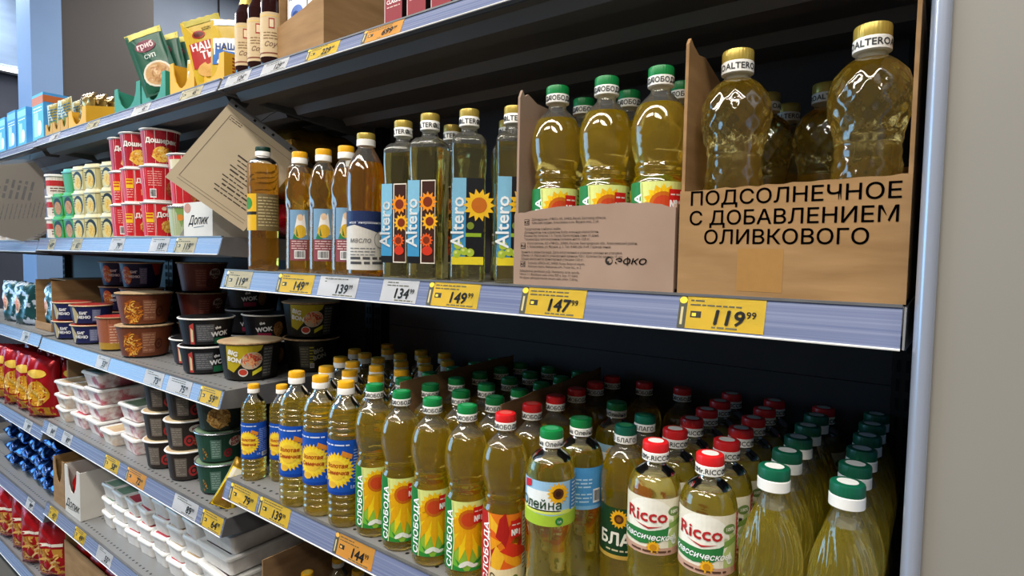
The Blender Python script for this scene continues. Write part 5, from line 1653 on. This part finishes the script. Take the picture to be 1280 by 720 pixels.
# ------------------------------------------------------------------ top shelf goods
z = ZA['up'] + 0.0015
pf = smooth_prof([(0.001, 0.003), (0.020, 0.003), (0.024, 0.0), (0.0255, 0.004), (0.0258, 0.02), (0.0258, 0.13), (0.0245, 0.142), (0.018, 0.158), (0.0125, 0.176), (0.0115, 0.205), (0.0125, 0.212), (0.0125, 0.23)], 2)
a = Art().rect(-0.062, 0, 0.124, 0.095, '#cbb28a', 0)
a.rect(-0.006, 0.060, 0.012, 0.022, '#a02c24', 1).rect(-0.004, 0.063, 0.008, 0.016, '#e0c9a6', 2)
a.text('Соус', 0.0, 0.022, 0.014, '#5a2a1c', 2, shear=0.4)
a.rect(-0.062, 0.086, 0.124, 0.003, '#d9b86a', 1).rect(-0.062, 0.006, 0.124, 0.003, '#7a3a24', 1)
a.words(-0.018, 0.050, 0.036, 3, 0.006, 0.002, '#8a6a44', 2, seed=3)
K_SAUCE = [('body', B().lathe([p for p in pf], 32).mesh('body', 'dark_glass', 50)), ('label', a.mesh('label', on_cyl(0.0262, 0.022), step=0.005)),
           ('neck_foil', B().lathe([(0.0132, 0.186), (0.0130, 0.212), (0.0138, 0.214), (0.0138, 0.240), (0.012, 0.242)], 24).mesh('neck_foil', 'foil_grey', 40)),
           ('neck_label', B().lathe([(0.0172, 0.1625), (0.0142, 0.175), (0.0135, 0.186)], 24, None, False, False).mesh('neck_label', 'cap_gold', 50))]
for i, (x, y) in enumerate(((-1.320, 0.036), (-1.2665, 0.036), (-1.213, 0.036), (-1.320, 0.10), (-1.2665, 0.10))):
    place(K_SAUCE, 'sauce_bottle', 'dark glass bottle with a cream label on the top shelf, %s' % ('leftmost in front', 'middle in front', 'right one beside the carton', 'left at the back', 'right at the back')[i], 'bottle', (x, y, z), face(x, y, 0.9), 'dark sauce bottles')
# big plain carton with white packs
K = [('front_panel', B().prism([(0, 0), (0.165, 0), (0.165, 0.125), (0.10, 0.105), (0, 0.085)], 'y', 0, 0.004).mesh('front_panel', 'card')),
     ('side_panel', B().box(0, 0.004, 0.004, 0.26, 0, 0.16).mesh('side_panel', 'card')), ('side_panel', B().box(0.161, 0.165, 0.004, 0.26, 0, 0.17).mesh('side_panel', 'card')),
     ('back_panel', B().box(0.004, 0.161, 0.256, 0.26, 0, 0.17).mesh('back_panel', 'card')), ('bottom_panel', B().box(0.004, 0.161, 0.004, 0.256, 0, 0.004).mesh('bottom_panel', 'card'))]
place(K, 'carton', 'big plain cardboard carton on the top shelf holding white and blue packs', 'carton', (-1.186, 0.03, z), 0)
a = Art().rect(0, 0, 0.07, 0.18, '#e9ecf2', 0)
a.text('ТОМЛЁНОЕ', 0.035, 0.14, 0.011, '#27406e', 2, bold=0.03).disc(0.035, 0.108, 0.022, 0.018, '#5a7ac0', 1).disc(0.03, 0.104, 0.012, 0.010, '#2a4a90', 2)
a.words(0.008, 0.08, 0.054, 6, 0.008, 0.003, '#6a7aa0', 2, seed=3)
K = [('body', B().box(0, 0.07, 0, 0.1, 0, 0.18).mesh('body', 'card_white')), ('print', a.mesh('print', on_front(0.0)))]
for i in range(2):
    place(K, 'food_box', 'white and blue pack inside the big plain carton, %s one' % ('left', 'right')[i], 'box', (-1.178 + 0.075 * i, 0.05, z + 0.005), 0, 'white packs in the plain carton')
# red boxes
a = Art().rect(0, 0, 0.046, 0.15, '#8a1a26', 0)
a.rect(0.0, 0, 0.0022, 0.15, '#c9a8a4', 1)
a.text('CLASSIC', 0.0245, 0.046, 0.0098, '#f2e6e2', 2, bold=0.03)
a.words(0.007, 0.039, 0.034, 1, 0.006, 0.002, '#d9b0a8', 2, seed=3).words(0.016, 0.010, 0.014, 1, 0.005, 0.003, '#d9b0a8', 2, seed=4)
a.rect(0.004, 0.06, 0.038, 0.08, '#a8303a', 1)
mat('red_box', '#7a1620', 0.4, noise=(20, '#6a121a'))
mat('dark_box', '#1c1416', 0.4)
K = [('body', B().box(0, 0.046, 0, 0.09, 0, 0.15).mesh('body', ['dark_box'])), ('print', a.mesh('print', on_front(0.0)))]
for i in range(6):
    place(K, 'tea_box', 'dark red box on the top shelf, %s from the left' % ORD[i], 'box', (-0.833 + 0.0585 * i, 0.025, z), 0, 'dark red boxes on the top shelf')


# spice packets
def packet(w_, h, d, base_m, build, seed):
    a = Art()
    build(a, w_, h)
    return pillow(w_, h, d, base_m, a, seed, 0.0012, 10)


mat('pack_yellow', '#c9a81e', 0.35, noise=(15, '#b8961a'))
mat('pack_green', '#1f5a44', 0.35, noise=(15, '#1a4c3a'))
mat('pack_olive', '#8a7a2a', 0.35, noise=(15, '#a08c30'))
mat('box_yellow', '#e0aa24', 0.6, noise=(10, '#d49e1e'))
mat('box_teal', '#2f8f78', 0.6, noise=(10, '#2a8470'))
mat('box_tan', '#c79a4a', 0.7, noise=(10, '#b98c40'))
mat('box_blue', '#3f8fd0', 0.5, noise=(10, '#5aa6dc'))
mat('box_orange', '#b8622c', 0.6)


def p_red(a, w_, h):
    a.rect(-w_ / 2, 0, w_, h, '#c9a61c', 0).rect(-w_ / 2, h * 0.9, w_, h * 0.1, '#a89a20', 1)
    a.disc(-w_ * 0.12, h * 0.74, w_ * 0.18, h * 0.06, '#a8281e', 2).disc(-w_ * 0.12, h * 0.74, w_ * 0.14, h * 0.04, '#5a1a10', 3)
    a.rect(-w_ / 2, h * 0.25, w_, h * 0.38, '#b02a26', 1)
    a.text('НАША', 0.0, h * 0.50, w_ * 0.27, '#f4ecec', 4, bold=0.03).text('ТЫ', 0.0, h * 0.36, w_ * 0.27, '#f4ecec', 4, bold=0.03)
    a.disc(0.0, h * 0.2, w_ * 0.4, h * 0.12, '#d9a85a', 2)
    a.words(0.0, h * 0.82, w_ * 0.4, 2, h * 0.03, h * 0.01, '#3a3010', 2, seed=3)


def p_blue(a, w_, h):
    a.rect(-w_ / 2, 0, w_, h, '#c9a61c', 0).rect(-w_ / 2, h * 0.3, w_, h * 0.4, '#e6ecf2', 1)
    a.poly([(-w_ / 2, h * 0.3), (w_ / 2, h * 0.3), (w_ / 2, h * 0.45), (-w_ / 2, h * 0.55)], '#2a6ab8', 2)
    a.text('НАША', 0.0, h * 0.52, w_ * 0.26, '#2a4a8a', 4, bold=0.03)
    a.rect(-w_ / 2, h * 0.9, w_, h * 0.1, '#cfe0ee', 1).disc(0, h * 0.16, w_ * 0.35, h * 0.1, '#c9a070', 2)


def p_green(a, w_, h):
    a.rect(-w_ / 2, 0, w_, h, '#1c5240', 0).rect(-w_ / 2, h * 0.9, w_, h * 0.1, '#cbbf5a', 1)
    a.disc(-0.004, h * 0.74, w_ * 0.3, h * 0.09, '#7a3a4a', 2).text('гриб', -0.004, h * 0.71, w_ * 0.22, '#f0d8d8', 4, bold=0.03)
    a.text('СУП', 0.0, h * 0.54, w_ * 0.16, '#e8f0ea', 3, bold=0.02)
    a.disc(0.004, h * 0.28, w_ * 0.42, h * 0.20, '#d9d2c0', 2).disc(0.004, h * 0.28, w_ * 0.36, h * 0.17, '#c49a68', 3).noodles(0.004, h * 0.28, w_ * 0.3, h * 0.12, ['#b8865a', '#d9b88a', '#a87a4a'], 4, 20, 4)


PK_RED = packet(0.10, 0.165, 0.010, 'pack_yellow', p_red, 1)
PK_BLUE = packet(0.085, 0.165, 0.010, 'pack_yellow', p_blue, 2)
PK_GREEN = packet(0.105, 0.185, 0.014, 'pack_green', p_green, 3)
zu = ZB['up'] + 0.0015
# right yellow carton
a = Art()
for k in range(7):
    a.words(0.02, 0.062 - k * 0.008, 0.05, 1, 0.01, 0.004, '#9a3a14', 1, seed=k)
K = display(0.135, 0.17, 0.075, 'box_yellow', 0.022, 0.66, Art().disc(0.067, 0.010, 0.006, 0.004, '#a8641c', 1).mesh('print', on_front(0.0)), a.mesh('side_print', on_right(0.135)), back_h=0.075)
place(K, 'display_carton', 'yellow cut-front carton with red side print at the right end of the top shelf', 'carton', (-1.540, 0.025, zu), 0)
K = display(0.135, 0.15, 0.095, 'box_yellow', 0.022, 0.7, back_h=0.1)
place(K, 'display_carton', 'yellow cut-front carton with blue packets on the top shelf, left of the red-printed one', 'carton', (-1.690, 0.025, zu), 0)
place(PK_RED, 'spice_packet', 'large yellow and red packet sticking out of the right yellow carton', 'packet', (-1.480, 0.046, zu + 0.022), face(-1.5, 0.03, 0.6), 'spice packets', ry=math.radians(-17), rx=math.radians(-4))
for i in range(6):
    place(PK_BLUE, 'spice_packet', 'yellow and blue packet in the right yellow carton, %s from the front' % ORD[i], 'packet', (-1.448 - 0.002 * i, 0.060 + 0.020 * i, zu + 0.012 + 0.002 * i), face(-1.45, 0.05, 0.7), 'spice packets', ry=math.radians(-2 + i * 2), rx=math.radians(-6))
for i in range(3):
    place(PK_BLUE, 'spice_packet', 'yellow and blue packet in the left yellow carton, %s from the front' % ORD[i], 'packet', (-1.622, 0.055 + 0.035 * i, zu + 0.004), face(-1.62, 0.05, 0.3), 'spice packets', rx=math.radians(-4), sc=0.62)
# teal cartons with green soup packets
K = display(0.185, 0.16, 0.085, 'box_teal', 0.016, 0.72, back_h=0.06)
place(K, 'display_carton', 'teal cut-front carton, half empty, on the top shelf', 'carton', (-2.065, 0.025, zu), 0)
K = display(0.150, 0.16, 0.085, 'box_teal', 0.016, 0.72, back_h=0.06)
place(K, 'display_carton', 'teal cut-front carton holding the dark green soup packets', 'carton', (-1.868, 0.025, zu), 0)
place(PK_GREEN, 'soup_packet', 'dark green soup packet tilted left, in front', 'packet', (-1.772, 0.046, zu + 0.040), face(-1.79, 0.05, 0.6), 'green soup packets', ry=math.radians(-22), rx=math.radians(-6))
for i in range(3):
    place(PK_GREEN, 'soup_packet', 'dark green soup packet behind the tilted one, %s' % ORD[i], 'packet', (-1.775, 0.075 + 0.026 * i, zu + 0.030), face(-1.79, 0.05, 0.5), 'green soup packets', ry=math.radians(-16 + 5 * i), rx=math.radians(-5))
# yellow carton with clear gold packets
K = display(0.165, 0.24, 0.072, 'box_yellow', 0.020, 0.6, back_h=0.11)
place(K, 'display_carton', 'yellow cut-front carton of crinkled clear packets on the top shelf', 'carton', (-2.470, 0.025, zu), 0)
PK_CLR = pillow(0.10, 0.125, 0.020, 'foil_clear_gold', None, 7, 0.003, 12)
for i in range(7):
    place(PK_CLR, 'food_packet', 'crinkled gold and clear packet in the yellow carton, %s from the front' % ORD[i], 'packet', (-2.388 + 0.006 * math.sin(i * 2), 0.050 + 0.03 * i, zu + 0.006), 0.15 + 0.05 * math.sin(i * 3), 'crinkled gold packets', rx=math.radians(-5))
# small tan cartons and pale packets
K = display(0.078, 0.18, 0.055, 'box_tan', 0.025, 0.5, back_h=0.06)
PK_PALE = packet(0.06, 0.13, 0.012, 'pack_olive', lambda a, w_, h: a.rect(-w_ / 2, 0, w_, h, '#b9c9c0', 0).rect(-w_ / 2, h * 0.2, w_, h * 0.3, '#6a7a3a', 1).words(-w_ * 0.4, h * 0.8, w_ * 0.8, 5, h * 0.08, h * 0.03, '#3a6a8a', 2, seed=3), 9)
for j in range(3):
    x = -2.716 + 0.081 * j
    place(K, 'display_carton', 'small tan carton of pale packets on the top shelf, %s from the left' % ORD[j], 'carton', (x, 0.025, zu), 0, 'small tan cartons')
    for i in range(4):
        place(PK_PALE, 'spice_packet', 'pale blue-green packet in the %s small tan carton, %s from the front' % (ORD[j], ORD[i]), 'packet', (x + 0.039, 0.045 + 0.035 * i, zu + 0.006), 0.35, 'pale packets in the tan cartons', ry=math.radians((-8, 0, -14)[j] + 2 * i), rx=math.radians(-3))
# blue boxes of the far left bay
zc = ZC['up'] + 0.0015


def blue_art(k):
    a = Art().rect(0, 0, 0.13, 0.19, ('#4aa6dc', '#5ab4e0', '#3f8fd0')[k], 0)
    a.rect(0, 0.15, 0.13, 0.03, ('#8fd0f0', '#c8703c', '#7ac0ea')[k], 1).rect(0.02, 0.03, 0.05, 0.09, '#a8dcf4', 1).disc(0.085, 0.06, 0.025, 0.03, '#e8f4fa', 2)
    a.words(0.015, 0.135, 0.1, 2, 0.012, 0.005, '#e8f4fa', 2, seed=k + 1)
    return a


for i, (x, k, h, lb) in enumerate(((-3.52, 2, 0.15, 'blue box at the far left end of the top shelf'), (-3.37, 0, 0.16, 'light blue box second from the far left'), (-3.225, 2, 0.17, 'blue box in the middle of the blue row'),
                                   (-3.08, 0, 0.165, 'light blue box left of the orange-topped box'), (-2.885, 1, 0.19, 'blue box with orange top band beside the tan cartons'))):
    sc_ = h / 0.19
    K = [('body', B().box(0, 0.13, 0, 0.09, 0, 0.19).mesh('body', 'box_blue')), ('print', blue_art(k).mesh('print', on_front(0.0))),
         ('side_band', B().box(0.13, 0.1306, 0.0, 0.09, 0.155, 0.18).mesh('side_band', 'box_orange' if k == 1 else 'box_blue'))]
    place(K, 'food_box', lb, 'box', (x, 0.03, zc), 0, 'blue boxes on the top shelf', sc=sc_)

# ------------------------------------------------------------------ far left bay
z = ZC['s3'] + 0.001
K = [('front_panel', B().box(0, 0.20, 0, 0.004, 0, 0.03).mesh('front_panel', 'card')), ('side_panel', B().prism([(0.004, 0), (0.30, 0), (0.30, 0.2), (0.004, 0.2)], 'x', 0, 0.004).mesh('side_panel', 'card')),
     ('side_panel', B().prism([(0.004, 0), (0.30, 0), (0.30, 0.2), (0.004, 0.2)], 'x', 0.196, 0.20).mesh('side_panel', 'card')), ('top_panel', B().box(0, 0.20, 0.05, 0.30, 0.2, 0.204).mesh('top_panel', 'card')),
     ('bottom_panel', B().box(0.004, 0.196, 0.004, 0.3, 0, 0.004).mesh('bottom_panel', 'card'))]
place(K, 'carton', 'open tan carton with marbled bags in the far left bay', 'carton', (-3.00, 0.05, z), 0)
PKD = pillow(0.16, 0.18, 0.05, 'pack_dark', Art().disc(-0.03, 0.09, 0.022, 0.04, '#d9b8a0', 1).disc(-0.03, 0.09, 0.013, 0.028, '#c27a5a', 2), 11, 0.004)
for i in range(4):
    place(PKD, 'snack_bag', 'teal marbled bag in the tan carton, %s from the front' % ORD[i], 'bag', (-2.898, 0.094 + 0.064 * i, z + 0.005), 0.08 - 0.04 * i, 'teal marbled bags')
for i, (x, lb) in enumerate(((-3.13, 'teal marbled bag standing left of the tan carton'), (-3.31, 'teal marbled bag at the left edge of the photo'))):
    place(PKD, 'snack_bag', lb, 'bag', (x, 0.06, z), 0.3, 'teal marbled bags')
mat('stack_dark', '#33454d', 0.6)
K = [('body', B().box(-0.06, 0.06, 0, 0.12, 0, 0.16).mesh('body', 'stack_dark')), ('print', Art().disc(-0.02, 0.08, 0.018, 0.05, '#8fa4aa', 1).disc(0.03, 0.07, 0.02, 0.05, '#c2ccd0', 1).mesh('print', on_front(0.0)))]
# red bags on the fourth shelf


def red_art(w_, h):
    a = Art()
    a.disc(0.0, h * 0.42, w_ * 0.36, h * 0.2, '#c9941c', 1).noodles(0.0, h * 0.42, w_ * 0.3, h * 0.16, ['#e0b04a', '#b87a1c', '#f0cf7a'], 2, 24, 3)
    a.disc(0, h * 0.74, w_ * 0.3, h * 0.07, '#e8c04a', 2)
    a.rect(-w_ * 0.42, h * 0.06, w_ * 0.84, h * 0.14, '#b8861c', 1)
    return a


PKR = pillow(0.15, 0.25, 0.075, 'foil_red', red_art(0.15, 0.25), 12, 0.005)
z = ZC['s4'] + 0.001
for i, (x, y) in enumerate(((-3.38, 0.05), (-3.22, 0.05), (-3.06, 0.05), (-2.90, 0.05), (-2.80, 0.14), (-2.97, 0.15), (-3.14, 0.15), (-3.30, 0.15))):
    place(PKR, 'snack_bag', 'red snack bag on the fourth far-left shelf, %s' % (ORD[i % 4] + (' from the left in front' if i < 4 else ' from the right behind')), 'bag', (x, y, z), 0.55 + 0.12 * math.sin(i * 2), 'red snack bags')
o = link('display_carton', B().box(-2.742, -2.726, 0.08, 0.36, z, z + 0.25).mesh('display_carton', 'card'))
tag(o, 'flat tan cardboard standing beside the red bags at the bay post', 'carton')
# blue foil packs
z = ZC['s5'] + 0.001
PKB = pillow(0.148, 0.17, 0.052, 'foil_blue', None, 13, 0.007)
rb = random.Random(9)
for row in range(4):
    for i in range(5):
        x = min(-3.40 + 0.152 * i + 0.03 * (row % 2), -2.802)
        place(PKB, 'foil_pack', 'crinkled blue foil pack, %s layer, %s from the left' % (('bottom', 'second', 'third', 'top')[row], ORD[i]), 'pack', (x, 0.035 + rb.uniform(-0.01, 0.012), z + 0.036 + row * 0.064), rb.uniform(-0.12, 0.12), 'blue foil packs', rx=-PI / 2 + rb.uniform(-0.02, 0.03))
# red and gold bags near the floor
z = ZC['s6'] + 0.001


def rg_art(w_, h):
    return Art().rect(-w_ * 0.40, h * 0.12, w_ * 0.8, h * 0.42, '#c08a34', 1).noodles(0.0, h * 0.32, w_ * 0.34, h * 0.18, ['#d9a85a', '#a86a24', '#e8c890'], 2, 26, 5).rect(-w_ * 0.4, h * 0.58, w_ * 0.8, h * 0.05, '#f0e8d8', 2)


PKG = pillow(0.17, 0.245, 0.08, 'foil_red', rg_art(0.17, 0.245), 14, 0.005)
for i in range(4):
    place(PKG, 'snack_bag', 'red and gold bag near the floor, %s from the left' % ORD[i], 'bag', (-3.36 + 0.18 * i, 0.05 + 0.01 * (i % 2), z), 0.5 + 0.1 * math.sin(i), 'red and gold bags')
# hidden second shelf of the far bay: pale blue tubs behind the sleeve
z = ZC['s2'] + 0.0005
for i in range(4):
    stack(K_RW, 'food_tub', 2, -3.36 + 0.11 * i, 0.06, z, 0.0792, 'white tub behind the hanging sleeve, %s column' % ORD[i], 'tubs behind the sleeve', cat='food tub', seed=90 + i)


# ------------------------------------------------------------------ hanging cards
def basis(c, yaw, roll):
    r = Vector((math.cos(yaw), math.sin(yaw), 0))
    n = Vector((math.sin(yaw), -math.cos(yaw), 0))
    u = Vector((0, 0, 1))
    rr = r * math.cos(roll) + u * math.sin(roll)
    uu = -r * math.sin(roll) + u * math.cos(roll)
    M = Matrix((rr, -n, uu)).transposed().to_4x4()
    return Matrix.Translation(c) @ M


def empty_at(name, M, label, cat):
    e = bpy.data.objects.new(name, None)
    COL.objects.link(e)
    e.matrix_world = M
    return tag(e, label, cat)


# local axes: x right, y away from the viewer, z up; origin = top corner
a = Art()
for k, (x, y, l_) in enumerate(((0.015, -0.018, 0.17), (0.020, -0.024, 0.16))):
    pass
for x0, y0, x1, y1 in ((0.018, -0.016, 0.188, -0.0165), (0.018, -0.0165, 0.0186, -0.20), (0.018, -0.2, 0.188, -0.2005), (0.018, -0.207, 0.188, -0.2075)):
    a.rect(min(x0, x1), min(y0, y1), abs(x1 - x0) + 0.0005, abs(y1 - y0) + 0.0003, '#6a5a48', 1)
for k in range(11):
    a.words(0.190 - 0.105 + (k % 3) * 0.006, -0.085 - k * 0.0095, 0.095 - (k % 3) * 0.012, 1, 0.01, 0.0028 if k % 4 else 0.004, '#4a3f36', 1, seed=k + 20)
a.words(0.022, -0.022, 0.03, 2, 0.005, 0.002, '#5a4a3c', 1, seed=5)
W1, H1 = 0.200, 0.222
M = basis(Vector((-1.366, 0.014, 1.796)), math.radians(62.2), math.radians(-36))
e = empty_at('hanging_card', M, 'beige printed card hanging tilted from the top shelf beside the amber bottles', 'card')
o = link('sheet', B().box(0, W1, 0, 0.0012, -H1, 0).mesh('sheet', 'paper_tag'), e)
link('print', a.mesh('print', on_front(0.0)), o)
ho = B()
st = link('hole_strip', B().box(-0.002, W1 + 0.002, -0.0008, 0.0018, 0.0, 0.016).mesh('hole_strip', 'shelf_side'), e)
for k in range(8):
    hx = 0.012 + k * 0.025
    if k % 2 == 0 or k % 3 == 0:
        link('hole', B().box(hx, hx + 0.006, -0.0012, -0.0007, 0.005, 0.011).mesh('hole', 'slot_dark'), st)
hk = B().tube([(0.075, 0.001, 0.012), (0.082, 0.001, 0.045), (0.092, 0.004, 0.070)], 0.0008)
link('hook_wire', hk.mesh('hook_wire', 'wire'), e)

a = Art()
for k in range(8):
    a.words(-0.115 + k * 0.019, -0.010 - k * 0.001, 0.075, 1, 0.01, 0.0085, '#4a4038', 1, rot=1.36, seed=k + 40)
for k in range(11):
    a.words(-0.085 + k * 0.0135, -0.100 + k * 0.002, 0.062, 1, 0.01, 0.0035, '#6a5e52', 1, rot=1.36, seed=k + 60)
M = basis(Vector((-2.897, 0.0, 1.652)), math.radians(76.4), 0.0)
e = empty_at('hanging_card', M, 'beige sheet in a clear plastic sleeve hanging at the far left', 'card')
o = link('sheet', B().prism([(-0.20, 0.085), (0.036, 0.135), (0.060, 0.10), (0.068, -0.130), (-0.008, -0.178), (-0.13, -0.14), (-0.2, -0.02)], 'y', 0, 0.0012).mesh('sheet', 'paper_tag'), e)
link('print', a.mesh('print', on_front(0.0)), o)
link('sleeve', B().prism([(-0.205, 0.10), (0.048, 0.152), (0.088, 0.100), (0.078, -0.138), (-0.009, -0.188), (-0.135, -0.15), (-0.205, -0.02)], 'y', -0.0022, -0.0012).mesh('sleeve', SLEEVE), e)
link('hook_wire', B().tube([(0.02, 0, 0.140), (0.022, 0.003, 0.165)], 0.0008).mesh('hook_wire', 'wire'), e)
